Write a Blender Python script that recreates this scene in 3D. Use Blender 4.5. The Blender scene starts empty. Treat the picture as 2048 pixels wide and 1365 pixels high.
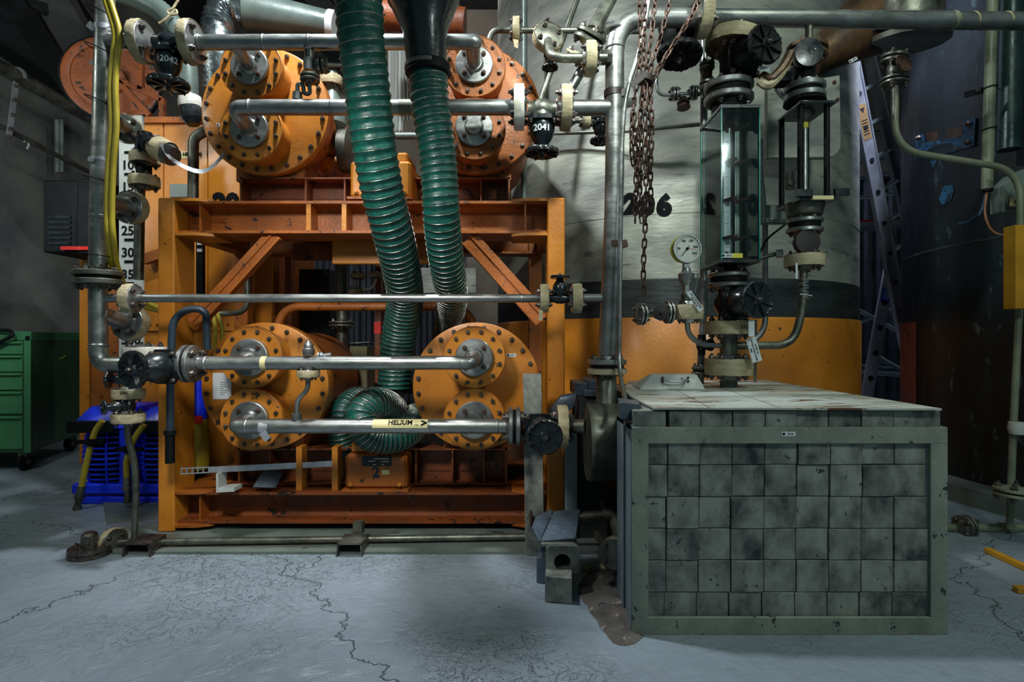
import bpy, bmesh, math, random
from mathutils import Vector, Matrix
PI = math.pi
random.seed(7)
SC = bpy.context.scene
# ------------------------------------------------------------------ camera, world, lights
F = 1138.0; CH = 0.92
def P(px, py, d): return Vector(((px-1024)/F*d, d, CH-(py-682.5)/F*d))
def S(px, d): return px/F*d
V = Vector
cam = bpy.data.cameras.new('camera'); co = bpy.data.objects.new('camera', cam); SC.collection.objects.link(co)
co.location = (0, 0, CH); co.rotation_euler = (PI/2, 0, 0)
cam.sensor_width = 36; cam.lens = 36*F/2048; cam.clip_start = .02; cam.clip_end = 60
SC.camera = co
SC.view_settings.view_transform = 'Standard'; SC.view_settings.look = 'None'
SC.view_settings.gamma = 1; SC.view_settings.use_curve_mapping = False
SC.view_settings.exposure = -0.10
w = bpy.data.worlds.new('hall'); SC.world = w; w.use_nodes = True
w.node_tree.nodes['Background'].inputs[0].default_value = (.33, .52, .54, 1)
w.node_tree.nodes['Background'].inputs[1].default_value = .26
def area(name, loc, target, size, power, col, spot=None):
    if spot:
        l = bpy.data.lights.new(name, 'SPOT'); l.spot_size = math.radians(spot); l.spot_blend = .6; l.shadow_soft_size = size
    else:
        l = bpy.data.lights.new(name, 'AREA'); l.size = size
    l.energy = power; l.color = col
    o = bpy.data.objects.new(name, l); SC.collection.objects.link(o); o.location = loc
    o.rotation_euler = (V(target)-V(loc)).to_track_quat('-Z', 'Y').to_euler()
    return o
area('key_fill_light', (-.85, 2.28, 3.5), (-.85, 2.3, .5), .16, 88, (.93, .97, 1))
area('key_fill_light', (-.8, 1.0, 2.1), (-.75, 2.75, .62), .18, 150, (1, .98, .93), spot=66)
area('key_fill_light', (.45, 1.05, 3.1), (.27, 3.45, 1.42), .10, 300, (.93, 1, .93), spot=40)
area('key_fill_light', (1.6, .2, 2.4), (1.4, 1.8, .4), .3, 20, (.88, 1, .95))  # added fill that brightens the lead bricks; not a lamp of the hall
area('key_fill_light', (1.7, 1.6, 3.3), (1.5, 2.7, 1.8), .2, 12, (.90, 1, .84))  # added fill for the flow meters and pipes at right, no real source
area('key_fill_light', (2.5, 3.0, 3.9), (2.72, 4.6, 1.6), .15, 520, (.66, .72, 1), spot=52)
area('key_fill_light', (2.6, 6.3, 3.2), (3.4, 7.4, 1.2), .3, 26, (.66, .72, 1))
area('key_fill_light', (-2.7, 1.9, 2.5), (-4.2, 4.4, 1.0), .3, 17, (.95, 1, .92))
area('key_fill_light', (-2.9, 2.9, 1.7), (-4.3, 5.4, 3.6), .3, 13, (.93, .97, 1))  # upward fill added to lift the dark soffit at upper left, no lamp there
area('key_fill_light', (-.4, 4.4, 4.3), (-.2, 6.6, 3.2), .5, 46, (.98, .95, .95))
# ------------------------------------------------------------------ materials
def H(h):
    c = [int(h[i:i+2], 16)/255 for i in (0, 2, 4)]
    return tuple((x/12.92 if x <= .04045 else ((x+.055)/1.055)**2.4) for x in c)+(1,)
MATS = {}
def mat(name, c1, c2=None, rough=.5, metal=0., scale=6., lo=.35, hi=.65, bump=.12, bs=60., chips=None, cth=.68, csc=18., st=(1, 1, 1), rnd=False, rv=.15, alpha=None, coat=0):
    m = bpy.data.materials.new(name); m.use_nodes = True; MATS[name] = m
    nt = m.node_tree; N = nt.nodes; L = nt.links; bs_ = N['Principled BSDF']
    def nd(t, **k):
        n = N.new(t)
        for a, b in k.items(): setattr(n, a, b)
        return n
    if rnd:
        tc = nd('ShaderNodeTexCoord'); src = tc.outputs['Object']; oi = nd('ShaderNodeObjectInfo')
        mu = nd('ShaderNodeMath', operation='MULTIPLY'); mu.inputs[1].default_value = 97.; L.new(oi.outputs['Random'], mu.inputs[0])
    else:
        g = nd('ShaderNodeNewGeometry'); src = g.outputs['Position']
    mp = nd('ShaderNodeMapping'); mp.inputs['Scale'].default_value = st; L.new(src, mp.inputs[0])
    def noise(sc, det=6, r=.6, dist=0.):
        n = nd('ShaderNodeTexNoise', noise_dimensions='4D'); n.inputs['Scale'].default_value = sc
        n.inputs['Detail'].default_value = det; n.inputs['Roughness'].default_value = r; n.inputs['Distortion'].default_value = dist
        L.new(mp.outputs[0], n.inputs['Vector'])
        if rnd: L.new(mu.outputs[0], n.inputs['W'])
        return n.outputs[0]
    def rng(v, a, b, x=0., y=1.):
        r = nd('ShaderNodeMapRange'); r.inputs[1].default_value = a; r.inputs[2].default_value = b
        r.inputs[3].default_value = x; r.inputs[4].default_value = y; L.new(v, r.inputs[0]); return r.outputs[0]
    def mix(f, a, b):
        x = nd('ShaderNodeMix', data_type='RGBA'); L.new(f, x.inputs[0])
        for i, s in ((6, a), (7, b)):
            if isinstance(s, tuple): x.inputs[i].default_value = s
            else: L.new(s, x.inputs[i])
        return x.outputs[2]
    col = H(c1)
    n1 = noise(scale)
    if c2: col = mix(rng(n1, lo, hi), H(c1), H(c2))
    ro = rng(noise(scale*2.3), .3, .7, max(.03, rough-rv), min(1, rough+rv))
    if chips:
        c = rng(noise(csc, 8, .7, .4), cth-.065, cth-.04)
        col = mix(c, col, H(chips))
    if isinstance(col, tuple): bs_.inputs['Base Color'].default_value = col
    else: L.new(col, bs_.inputs['Base Color'])
    L.new(ro, bs_.inputs['Roughness']); bs_.inputs['Metallic'].default_value = metal
    if coat: bs_.inputs['Coat Weight'].default_value = coat; bs_.inputs['Coat Roughness'].default_value = .15
    if bump:
        b = nd('ShaderNodeBump'); b.inputs['Strength'].default_value = min(1, bump*3); b.inputs['Distance'].default_value = .003
        L.new(noise(bs, 4, .6), b.inputs['Height']); L.new(b.outputs[0], bs_.inputs['Normal'])
    if alpha:
        bs_.inputs['Alpha'].default_value = alpha
    return m
steel = mat('brushed_steel', 'a6a9a8', '7b7e7b', .38, .86, 9, bump=.05, st=(.5, 1, 1.4))
steel_d = mat('dull_steel', '85877c', '4f5149', .44, .8, 9, bump=.08)
steel_b = mat('bright_steel', 'c9cbc8', '8d8f8a', .25, 1, 12, bump=.04)
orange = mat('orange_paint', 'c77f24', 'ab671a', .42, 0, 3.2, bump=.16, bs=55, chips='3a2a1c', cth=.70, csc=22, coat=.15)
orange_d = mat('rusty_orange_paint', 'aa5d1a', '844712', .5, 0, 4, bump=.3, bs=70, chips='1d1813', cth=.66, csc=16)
orange_r = mat('dark_red_orange_paint', '8a451a', '5e3015', .5, 0, 4, bump=.3, bs=60, chips='15120f', cth=.64, csc=14)
black = mat('black_enamel', '0d1216', '1b2327', .28, 0, 10, bump=.08, coat=.3)
blackm = mat('matt_black', '05080a', '0c1012', .65, 0, 8, bump=.05)
tape = mat('cream_tape', 'bcb18f', '948868', .62, 0, 14, bump=.5, bs=38, st=(1, 1, 2.5))
tape_w = mat('white_tape', 'e3e2da', 'b9b7a6', .55, 0, 14, bump=.5, bs=38)
bolt_m = mat('bolt_steel', '77706a', '3d3833', .4, .8, 60, bump=.1)
bolt_r = mat('rusty_bolt', '6b5044', '35302c', .5, .5, 60, bump=.2)
lead = mat('lead', '90938a', '252f30', .5, .12, 10, .38, .68, bump=.7, bs=30, chips='353e3d', cth=.67, csc=36, rnd=True, st=(1, 1, .8))
lead_b = mat('blue_lead', '5b6a78', '39444e', .42, .5, 8, bump=.2, rnd=True)
frame_p = mat('pale_green_paint', '8e9485', '6f766b', .5, 0, 6, bump=.3, chips='202a2a', cth=.665, csc=26, st=(1, 1, .7))
side_p = mat('grey_blue_paint', '7d8d93', '64737a', .45, .1, 5, bump=.1, chips='2b3436', cth=.73, csc=20)
cover_m = mat('stained_white_cover', 'b9c2bd', '8f8c79', .45, 0, 3, .4, .65, bump=.2, chips='5a4030', cth=.62, csc=7, st=(.6, 2.2, 1))
floor_m = bpy.data.materials.new('grey_floor_paint'); floor_m.use_nodes = True
def _floor(m):
    nt = m.node_tree; N = nt.nodes; L = nt.links; bs_ = N['Principled BSDF']; g = N.new('ShaderNodeNewGeometry'); P_ = g.outputs['Position']
    def noise(sc, det=6, r=.6, dist=0., src=P_):
        n = N.new('ShaderNodeTexNoise'); n.inputs['Scale'].default_value = sc; n.inputs['Detail'].default_value = det; n.inputs['Roughness'].default_value = r; n.inputs['Distortion'].default_value = dist; L.new(src, n.inputs['Vector']); return n.outputs
    def rng(v, a, b, x=0., y=1.):
        r = N.new('ShaderNodeMapRange'); r.inputs[1].default_value = a; r.inputs[2].default_value = b; r.inputs[3].default_value = x; r.inputs[4].default_value = y; L.new(v, r.inputs[0]); return r.outputs[0]
    def mth(op, a, b):
        r = N.new('ShaderNodeMath'); r.operation = op
        for i_, q in ((0, a), (1, b)):
            if isinstance(q, float): r.inputs[i_].default_value = q
            else: L.new(q, r.inputs[i_])
        return r.outputs[0]
    def mix(f, a, b):
        x = N.new('ShaderNodeMix'); x.data_type = 'RGBA'; L.new(f, x.inputs[0])
        for i_, q in ((6, a), (7, b)):
            if isinstance(q, tuple): x.inputs[i_].default_value = q
            else: L.new(q, x.inputs[i_])
        return x.outputs[2]
    # wandering hairline wrinkles and cracks in the paint
    add = N.new('ShaderNodeVectorMath'); add.operation = 'MULTIPLY_ADD'; nz = noise(2.2, 5, .65); L.new(nz[1], add.inputs[0]); add.inputs[1].default_value = (.5, .5, 0); L.new(P_, add.inputs[2])
    def vor(sc, th, src):
        v = N.new('ShaderNodeTexVoronoi'); v.feature = 'DISTANCE_TO_EDGE'; v.inputs['Scale'].default_value = sc; L.new(src, v.inputs['Vector']); return rng(v.outputs[0], 0., th, 1., 0.)
    patch = rng(noise(1.1, 3, .5)[0], .46, .60)
    c1 = mth('MULTIPLY', vor(.55, .0022, add.outputs[0]), .7); c2 = mth('MULTIPLY', vor(5., .012, add.outputs[0]), patch)
    wr = rng(noise(13, 4, .55, 2.2)[0], .49, .515); wr2 = mth('MULTIPLY', mth('SUBTRACT', 1.0, mth('ABSOLUTE', mth('SUBTRACT', mth('MULTIPLY', wr, 2.), 1.), 0.)), patch)
    crack = mth('MAXIMUM', c1, mth('MAXIMUM', mth('MULTIPLY', c2, .22), mth('MULTIPLY', wr2, .40)))
    col = mix(rng(noise(1.4, 5)[0], .35, .65), H('8b97a1'), H('76838d'))
    col = mix(rng(noise(9, 8, .7)[0], .60, .72, 0, .5), col, H('56646d'))
    col = mix(mth('MULTIPLY', crack, .7), col, H('39444b'))
    col = mix(rng(noise(16, 3, .5)[0], .755, .765), col, H('1d252a'))
    L.new(col, bs_.inputs['Base Color']); L.new(rng(noise(3, 5)[0], .3, .7, .22, .42), bs_.inputs['Roughness'])
    b = N.new('ShaderNodeBump'); b.inputs['Strength'].default_value = 1; b.inputs['Distance'].default_value = .010
    hgt = mth('ADD', mth('MULTIPLY', noise(11, 6, .6, 1.2)[0], 1.2), mth('SUBTRACT', mth('MULTIPLY', noise(60, 3)[0], .15), crack)); L.new(hgt, b.inputs['Height']); L.new(b.outputs[0], bs_.inputs['Normal'])
_floor(floor_m)
plinth_m = mat('green_grey_floor', '67706a', '4f5a55', .5, 0, 3, bump=.4, bs=14, chips='2a3231', cth=.68, csc=9)
conc = mat('concrete', '6f716a', '43484a', .8, 0, 1.6, bump=.5, bs=16)
conc_w = mat('warm_concrete', '7c7568', '5f5b52', .8, 0, 1.2, bump=.3, bs=14)
dark_w = mat('dark_wall', '24292b', '171b1d', .7, 0, 2, bump=.2)
corr_m = mat('corrugated_sheet', '3b4049', '272b32', .45, .5, 3, bump=.1)
tank_m = mat('scratched_grey_tank', 'a3a69a', '636866', .5, .2, 3.2, .34, .7, bump=.8, bs=22, chips='6a6e69', cth=.66, csc=9, st=(.6, .6, 2.2))
tank_k = mat('dark_band', '3a4040', '1d2426', .5, .15, 5, bump=.4, bs=20, st=(.5, .5, 2.4))
dark_t = mat('black_green_tank', '131f22', '0a1316', .42, .1, 3, bump=1.0, bs=9, chips='38494a', cth=.67, csc=9, st=(1.6, 1.6, .7))
green = mat('green_hose_fabric', '06574c', '033a33', .46, 0, 24, bump=1.2, bs=40)
wire = mat('hose_wire', 'c9c5bd', '8c8780', .3, .9, 20, bump=0)
cab = mat('green_cabinet_paint', '3f7a52', '356a47', .42, 0, 2, bump=.04, chips='244a35', cth=.78)
cab_d = mat('dark_green_cabinet_paint', '3a5f40', '2c4c34', .4, 0, 2, bump=.05)
blue = mat('blue_plastic', '1036f5', '0a28cc', .38, 0, 6, bump=.05)
yellow = mat('yellow_rubber', 'b9a62e', '9c8a22', .45, 0, 6, bump=.05)
yellow_b = mat('yellow_paint', 'c9921a', 'a87612', .5, 0, 6, bump=.1)
red = mat('red_plastic', 'd0281e', 'a51c15', .4, 0, 6, bump=0)
white = mat('white_sheet', 'c9cdc9', 'b2b8b4', .5, 0, 5, bump=.08, chips='6d6452', cth=.72)
ink = mat('black_ink', '04070a', None, .85, 0, bump=0)
ink_b = mat('dark_blue_ink', '0d2432', None, .6, 0, bump=0)
label_w = mat('white_label', 'cfd6d8', None, .5, 0, bump=0)
label_y = mat('yellow_label', 'd8cf3c', None, .5, 0, bump=0)
label_b = mat('blue_label', '1b4fb8', None, .5, 0, bump=0)
label_c = mat('cream_label', 'd9cf9a', 'c6ba82', .5, 0, bump=0)
alu = mat('aluminium', 'c3c8cd', '999ea4', .42, .7, 8, bump=.08, st=(1, 1, .4))
chain_m = mat('rusty_chain', '5e4438', '2b2523', .5, .6, 40, bump=.3)
duct_m = mat('grey_green_duct', '6f7d77', '54625d', .42, .2, 4, bump=.1)
foil = mat('silver_foil', 'a8b0b2', '59666a', .28, .9, 14, bump=.5)
rust = mat('rusty_brown_steel', '6a4c30', '3a3028', .5, .4, 8, bump=.5, bs=30)
card = mat('cardboard', '7a7354', '655e43', .75, 0, 4, bump=.1)
for _m in (blackm, ink): _m.node_tree.nodes['Principled BSDF'].inputs['Specular IOR Level'].default_value = .2
cloth = mat('white_curtain', 'c3c7c3', 'a9aca7', .8, 0, 4, bump=.05)
pvc = mat('pale_conduit', '7f846f', '656b57', .5, 0, 6, bump=.1)
plas = mat('grey_junction_plastic', '74807a', '66716c', .5, 0, 6, bump=.05)
bluep = mat('worn_blue_paint', '1c5a78', '15435c', .5, 0, 6, bump=.2, chips='101a1e', cth=.6, csc=16)
brownr = mat('brown_rubber', '2b2220', '1b1615', .5, 0, 8, bump=.1)
debris_m = mat('dirt', '5b5550', '35322f', .8, 0, 14, bump=.9, bs=30, chips='8a8378', cth=.64, csc=30)
dial_m = mat('gauge_dial', 'd7d9d0', None, .4, 0, bump=0)
copper = mat('copper_wire', '8a5f42', None, .4, .4, bump=0)
glass = bpy.data.materials.new('teal_glass'); glass.use_nodes = True
_n = glass.node_tree; _n.nodes.remove(_n.nodes['Principled BSDF']); _t = _n.nodes.new('ShaderNodeBsdfTransparent'); _t.inputs[0].default_value = (.965, 1, .995, 1)
_g = _n.nodes.new('ShaderNodeBsdfGlossy'); _g.inputs['Roughness'].default_value = .06; _g.inputs[0].default_value = (.9, 1, 1, 1); _x = _n.nodes.new('ShaderNodeMixShader'); _fr = _n.nodes.new('ShaderNodeFresnel'); _fr.inputs[0].default_value = 1.32
_n.links.new(_fr.outputs[0], _x.inputs[0]); _n.links.new(_t.outputs[0], _x.inputs[1]); _n.links.new(_g.outputs[0], _x.inputs[2]); _n.links.new(_x.outputs[0], _n.nodes['Material Output'].inputs[0])
edge = mat('glass_edge', '1c8a7c', '127064', .2, 0, bump=0)
# ------------------------------------------------------------------ mesh builder
def basis(ax):
    ax = V(ax).normalized()
    r = V((0, 0, 1)) if abs(ax.z) < .9 else V((0, -1, 0))
    u = r.cross(ax).normalized(); v = ax.cross(u).normalized()
    return u, v, ax
class B:
    def __init__(s): s.v = []; s.f = []
    def add(s, vs, fs):
        n = len(s.v); s.v += [V(a) for a in vs]; s.f += [tuple(i+n for i in f) for f in fs]; return s
    def ob(s, o, a, b, c):          # parallelepiped from a corner
        o, a, b, c = V(o), V(a), V(b), V(c)
        if a.cross(b).dot(c) < 0: a, b = b, a
        return s.add([o, o+a, o+a+b, o+b, o+c, o+a+c, o+a+b+c, o+b+c],
                     [(3, 2, 1, 0), (4, 5, 6, 7), (0, 1, 5, 4), (1, 2, 6, 5), (2, 3, 7, 6), (3, 0, 4, 7)])
    def box(s, x0, x1, y0, y1, z0, z1): return s.ob((x0, y0, z0), (x1-x0, 0, 0), (0, y1-y0, 0), (0, 0, z1-z0))
    def cb(s, c, sx, sy, sz): return s.box(c[0]-sx/2, c[0]+sx/2, c[1]-sy/2, c[1]+sy/2, c[2]-sz/2, c[2]+sz/2)
    def bar(s, p0, p1, wd, th, up=(0, -1, 0)):   # rectangular bar between two points; th along up
        p0, p1 = V(p0), V(p1); a = (p1-p0); u = V(up); u = (u-a.normalized()*u.dot(a.normalized())).normalized()
        wv = a.normalized().cross(u)
        return s.ob(p0-wv*wd/2-u*th/2, a, wv*wd, u*th)
    def lathe(s, prof, p0, ax, n=28, phase=0., cap=True):
        u, v, a = basis(ax); p0 = V(p0); vs = []; fs = []
        for t, r in prof:
            for i in range(n):
                q = 2*PI*i/n+phase; vs.append(p0+a*t+(u*math.cos(q)+v*math.sin(q))*r)
        for k in range(len(prof)-1):
            for i in range(n):
                j = (i+1) % n; fs.append((k*n+i, k*n+j, (k+1)*n+j, (k+1)*n+i))
        if cap:
            fs.append(tuple(range(n-1, -1, -1))); fs.append(tuple((len(prof)-1)*n+i for i in range(n)))
        return s.add(vs, fs)
    def cyl(s, p0, p1, r0, r1=None, n=24):
        p0, p1 = V(p0), V(p1); return s.lathe([(0, r0), ((p1-p0).length, r1 if r1 is not None else r0)], p0, p1-p0, n)
    def tube(s, pts, r, n=14, closed=False, cap=True):
        pts = [V(p) for p in pts]; m = len(pts); vs = []; fs = []
        t0 = (pts[1]-pts[0]).normalized(); u, v, _ = basis(t0)
        for k in range(m):
            if closed: t = (pts[(k+1) % m]-pts[k-1]).normalized()
            else: t = (pts[min(k+1, m-1)]-pts[max(k-1, 0)]).normalized()
            q = t0.rotation_difference(t); u = q @ u; v = q @ v; t0 = t
            rr = r[k] if isinstance(r, (list, tuple)) else r
            for i in range(n):
                a = 2*PI*i/n; vs.append(pts[k]+(u*math.cos(a)+v*math.sin(a))*rr)
        for k in range(m if closed else m-1):
            k2 = (k+1) % m
            for i in range(n):
                j = (i+1) % n; fs.append((k*n+i, k*n+j, k2*n+j, k2*n+i))
        if cap and not closed: fs.append(tuple(range(n-1, -1, -1))); fs.append(tuple((m-1)*n+i for i in range(n)))
        return s.add(vs, fs)
    def prism(s, poly, d):          # poly: 3-D points in a plane, pushed along d
        poly = [V(p) for p in poly]; n = len(poly); d = V(d)
        nn = V((0, 0, 0))
        for i in range(n): nn += poly[i].cross(poly[(i+1) % n])
        if nn.dot(d) > 0: poly = poly[::-1]
        return s.add(poly+[p+d for p in poly], [tuple(range(n)), tuple(range(2*n-1, n-1, -1))]+[((i+1) % n, i, n+i, n+(i+1) % n) for i in range(n)])
def fillet(pts, R, n=7):
    pts = [V(p) for p in pts]; out = [pts[0]]
    for k in range(1, len(pts)-1):
        a, b, c = pts[k-1], pts[k], pts[k+1]; r = R[min(k-1, len(R)-1)] if isinstance(R, (list, tuple)) else R
        r = min(r, (a-b).length*.48, (c-b).length*.48)
        p, q = b+(a-b).normalized()*r, b+(c-b).normalized()*r
        for i in range(n+1):
            t = i/n; out.append(p*(1-t)**2+b*2*t*(1-t)+q*t*t)
    out.append(pts[-1]); return out
def spline(pts, n=12):
    pts = [V(p) for p in pts]; q = [2*pts[0]-pts[1]]+pts+[2*pts[-1]-pts[-2]]; out = []
    for k in range(1, len(q)-2):
        a, b, c, d = q[k-1:k+3]
        for i in range(n):
            t = i/n; out.append(.5*((2*b)+(c-a)*t+(2*a-5*b+4*c-d)*t*t+(3*b-a-3*c+d)*t**3))
    out.append(pts[-1]); return out
OFF = {}
LABELS = set()
def finish_mesh(me, ang=35):
    for p in me.polygons: p.use_smooth = True
    me.set_sharp_from_angle(angle=math.radians(ang))
def tagit(o, label=None, cat=None, group=None, kind=None):
    if label:
        o['label'] = label
        if label in LABELS and not group: print('DUP LABEL', label)
        LABELS.add(label)
    if cat: o['category'] = cat
    if group: o['group'] = group
    if kind: o['kind'] = kind
    return o
def mesh(name, b, m, off=V((0, 0, 0)), bevel=0, ang=35):
    me = bpy.data.meshes.new(name); me.from_pydata([tuple(p-off) for p in b.v], [], b.f)
    if bevel:
        bm = bmesh.new(); bm.from_mesh(me)
        es = [e for e in bm.edges if len(e.link_faces) == 2 and e.calc_face_angle(0) > .6]
        bmesh.ops.bevel(bm, geom=es, offset=bevel, segments=1, affect='EDGES', clamp_overlap=True); bm.to_mesh(me); bm.free()
    finish_mesh(me, ang); me.materials.append(m); me.update(); return me
def mk(name, b, m, parent=None, label=None, cat=None, group=None, kind=None, bevel=0, ang=35):
    if parent is None and kind != 'structure':
        xs = [p.x for p in b.v]; ys = [p.y for p in b.v]; zs = [p.z for p in b.v]
        off = V(((min(xs)+max(xs))/2, (min(ys)+max(ys))/2, min(zs)))
    elif parent is None: off = V((0, 0, 0))
    else: off = OFF[parent.name]
    o = bpy.data.objects.new(name, mesh(name, b, m, off, bevel, ang)); SC.collection.objects.link(o)
    if parent is None: o.location = off
    else: o.parent = parent
    OFF[o.name] = off
    return tagit(o, label, cat, group, kind)
def thing(name, label, cat, loc, group=None):
    o = bpy.data.objects.new(name, None); SC.collection.objects.link(o); o.location = loc; o.empty_display_size = .05
    OFF[o.name] = V(loc); return tagit(o, label, cat, group)
def inst(name, me, parent, mtx, label=None):
    o = bpy.data.objects.new(name, me); SC.collection.objects.link(o); o.parent = parent
    M = mtx.copy(); M.translation -= OFF[parent.name]; o.matrix_local = M
    OFF[o.name] = OFF[parent.name]
    if label: o['label'] = label
    return o
def mtx(c, x, y, z):
    M = Matrix.Identity(4)
    for i, a in enumerate((x, y, z)):
        for k in range(3): M[k][i] = a[k]
    M.translation = V(c); return M
_bm = {}
def boltmesh(r, ln, m, both=False, stud=.7):
    key = (round(r, 4), round(ln, 4), m.name, both)
    if key not in _bm:
        b = B(); h = r*.95
        b.lathe([(0, r), (h*.8, r), (h, r*.85), (h, r*.55), (h+r*stud, r*.5)], (0, 0, ln/2), (0, 0, 1), 6)
        if both:    # one continuous through-bolt: nut, shank, nut
            e = ln/2; st = h+r*stud; b = B()
            b.lathe([(-e-st, r*.5), (-e-h, r*.55), (-e-h, r*.85), (-e-h*.8, r), (-e, r), (-e, r*.5), (e, r*.5), (e, r), (e+h*.8, r), (e+h, r*.85), (e+h, r*.55), (e+st, r*.5)], (0, 0, 0), (0, 0, 1), 6)
        _bm[key] = mesh('bolt', b, m)
    return _bm[key]
def boltring(parent, c, ax, R, n, r, m=None, phase=0., ln=0., both=False, skip=()):
    u, v, a = basis(ax); me = boltmesh(r, ln, m or bolt_m, both)
    for i in range(n):
        if i in skip: continue
        q = 2*PI*i/n+phase; jit = random.random()*PI/3
        x = u*math.cos(jit)+v*math.sin(jit); y = a.cross(x)
        inst('bolt', me, parent, mtx(V(c)+(u*math.cos(q)+v*math.sin(q))*R, x, y, a))
def flanges(root, c, ax, r, w, tp=None, n=4, m=None, br=None, hub=None, phase=PI/4, gap=.25):
    """a bolted flange pair centred on c; tp = tape material wrapped round it"""
    m = m or steel; u, v, a = basis(ax); c = V(c); h = w/2; g = w*gap/2
    b = B()
    e = w*.06
    for s in (-1, 1):
        b.lathe([(g, r-e), (g+e, r), (h-e, r), (h, r-e), (h+.001, r*.62), (h+w*.25, (hub or r*.45))], c, a*s, 36)
    f = mk('flange', b, m, root)
    b = B(); b.lathe([(-g, r*.86), (g, r*.86)], c, a, 30); mk('gasket', b, blackm, root)
    boltring(f, c, a, r*.74, n, br or r*.16, bolt_m if m is not rust else bolt_r, phase, w, True)
    if tp:
        b = B(); N = 44; vs = []; fs = []
        ts = [-h*.96, -h*.55, -h*.1, h*.35, h*.75, h*.98]
        for k, t in enumerate(ts):
            for i in range(N):
                q = 2*PI*i/N; rr = r*1.015+.0025+random.uniform(-.0012, .0016)+(.002 if 0 < k < 5 else 0)
                vs.append(c+a*(t+random.uniform(-.0015, .0015))+(u*math.cos(q)+v*math.sin(q))*rr)
        K = len(ts)
        for k in range(K-1):
            for i in range(N):
                j = (i+1) % N; fs.append((k*N+i, k*N+j, (k+1)*N+j, (k+1)*N+i))
        b.add(vs, fs)
        for end, k in ((-1, 0), (1, K-1)):
            b.lathe([(ts[k], r*1.01), (ts[k], r*1.016)], c, a, N, cap=False)
        mk('tape_wrap', b, tp, root, ang=60)
    return f
def text(s, size, c, ux, uy, m, parent, name='lettering', ext=.0006, bold=0., align='CENTER', bend=None):
    cu = bpy.data.curves.new('t', 'FONT'); cu.body = s; cu.size = size; cu.align_x = align; cu.align_y = 'CENTER'
    cu.extrude = ext; cu.offset = bold; cu.resolution_u = 3
    o = bpy.data.objects.new('t', cu); SC.collection.objects.link(o)
    dg = bpy.context.evaluated_depsgraph_get(); me = bpy.data.meshes.new_from_object(o.evaluated_get(dg))
    bpy.data.objects.remove(o); me.name = name
    ux = V(ux).normalized(); uy = V(uy).normalized(); uz = ux.cross(uy)
    off = OFF[parent.name] if parent else V((0, 0, 0))
    for v in me.vertices:
        p = V(c)+ux*v.co.x+uy*v.co.y+uz*(v.co.z+.0008)
        if bend: p = bend(v.co)
        v.co = p-off
    me.materials.clear(); me.materials.append(m)
    t = bpy.data.objects.new(name, me); SC.collection.objects.link(t); t.parent = parent
    OFF[t.name] = off
    return t
X = V((1, 0, 0)); Y = V((0, 1, 0)); Z = V((0, 0, 1))
def sticker(parent, c, w, h, m=None, ux=X, uy=Z, bars=True, name='label_sticker'):
    ux = V(ux).normalized(); uy = V(uy).normalized(); n = ux.cross(uy); c = V(c)
    b = B(); b.ob(c-ux*w/2-uy*h/2, ux*w, uy*h, n*.0012); o = mk(name, b, m or label_w, parent)
    if bars:
        b = B()
        b.lathe([(.0012, h*.3), (.0018, h*.3)], c-ux*w*.36, n, 14)
        for i in range(7):
            b.ob(c+ux*(w*(-.08+.07*i))-uy*h*.22, ux*w*random.choice((.02, .035)), uy*h*.45, n*.0018)
        mk('barcode', b, ink, o)
    return o
def wheel(root, c, ax, r, m=None, lobes=8, nut=None, rim=.16):
    """moulded handwheel: dished disc, scalloped rim, ribs, hub; ax points out to the operator"""
    m = m or black; u, v, a = basis(ax); c = V(c); b = B(); N = 64
    def ring(t, rad, sc):
        out = []
        for i in range(N):
            q = 2*PI*i/N; k = 1-sc*max(0, math.cos(lobes*q))**6
            out.append(c+a*t+(u*math.cos(q)+v*math.sin(q))*rad*k)
        return out
    prof = [(-.10, .1, 0), (-.16, .8, 0), (-.22, .97, .05), (-.12, 1.02, .06), (.02, 1.0, .06), (.06, .93, .05), (.02, .84, .02), (-.03, .6, 0), (-.02, .34, 0), (.10, .27, 0), (.14, .1, 0)]
    vs = []
    for t, rr, sc in prof: vs += ring(t*r, rr*r, sc)
    fs = []
    for k in range(len(prof)-1):
        for i in range(N):
            j = (i+1) % N; fs.append((k*N+i, k*N+j, (k+1)*N+j, (k+1)*N+i))
    fs.append(tuple(range(N-1, -1, -1))); fs.append(tuple((len(prof)-1)*N+i for i in range(N)))
    b.add(vs, fs)
    for i in range(lobes):
        q = 2*PI*(i+.5)/lobes; dr = u*math.cos(q)+v*math.sin(q)
        b.bar(c+dr*r*.3+a*r*.02, c+dr*r*.95+a*r*.06, r*.07, r*.12, a)
    o = mk('handwheel', b, m, root, ang=40)
    b = B(); b.lathe([(.1*r, r*.13), (.24*r, r*.13), (.27*r, r*.1)], c, a, 6); b.lathe([(.27*r, r*.07), (.36*r, r*.06)], c, a, 10)
    mk('stem_nut', b, nut or bolt_m, o)
    return o
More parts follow.
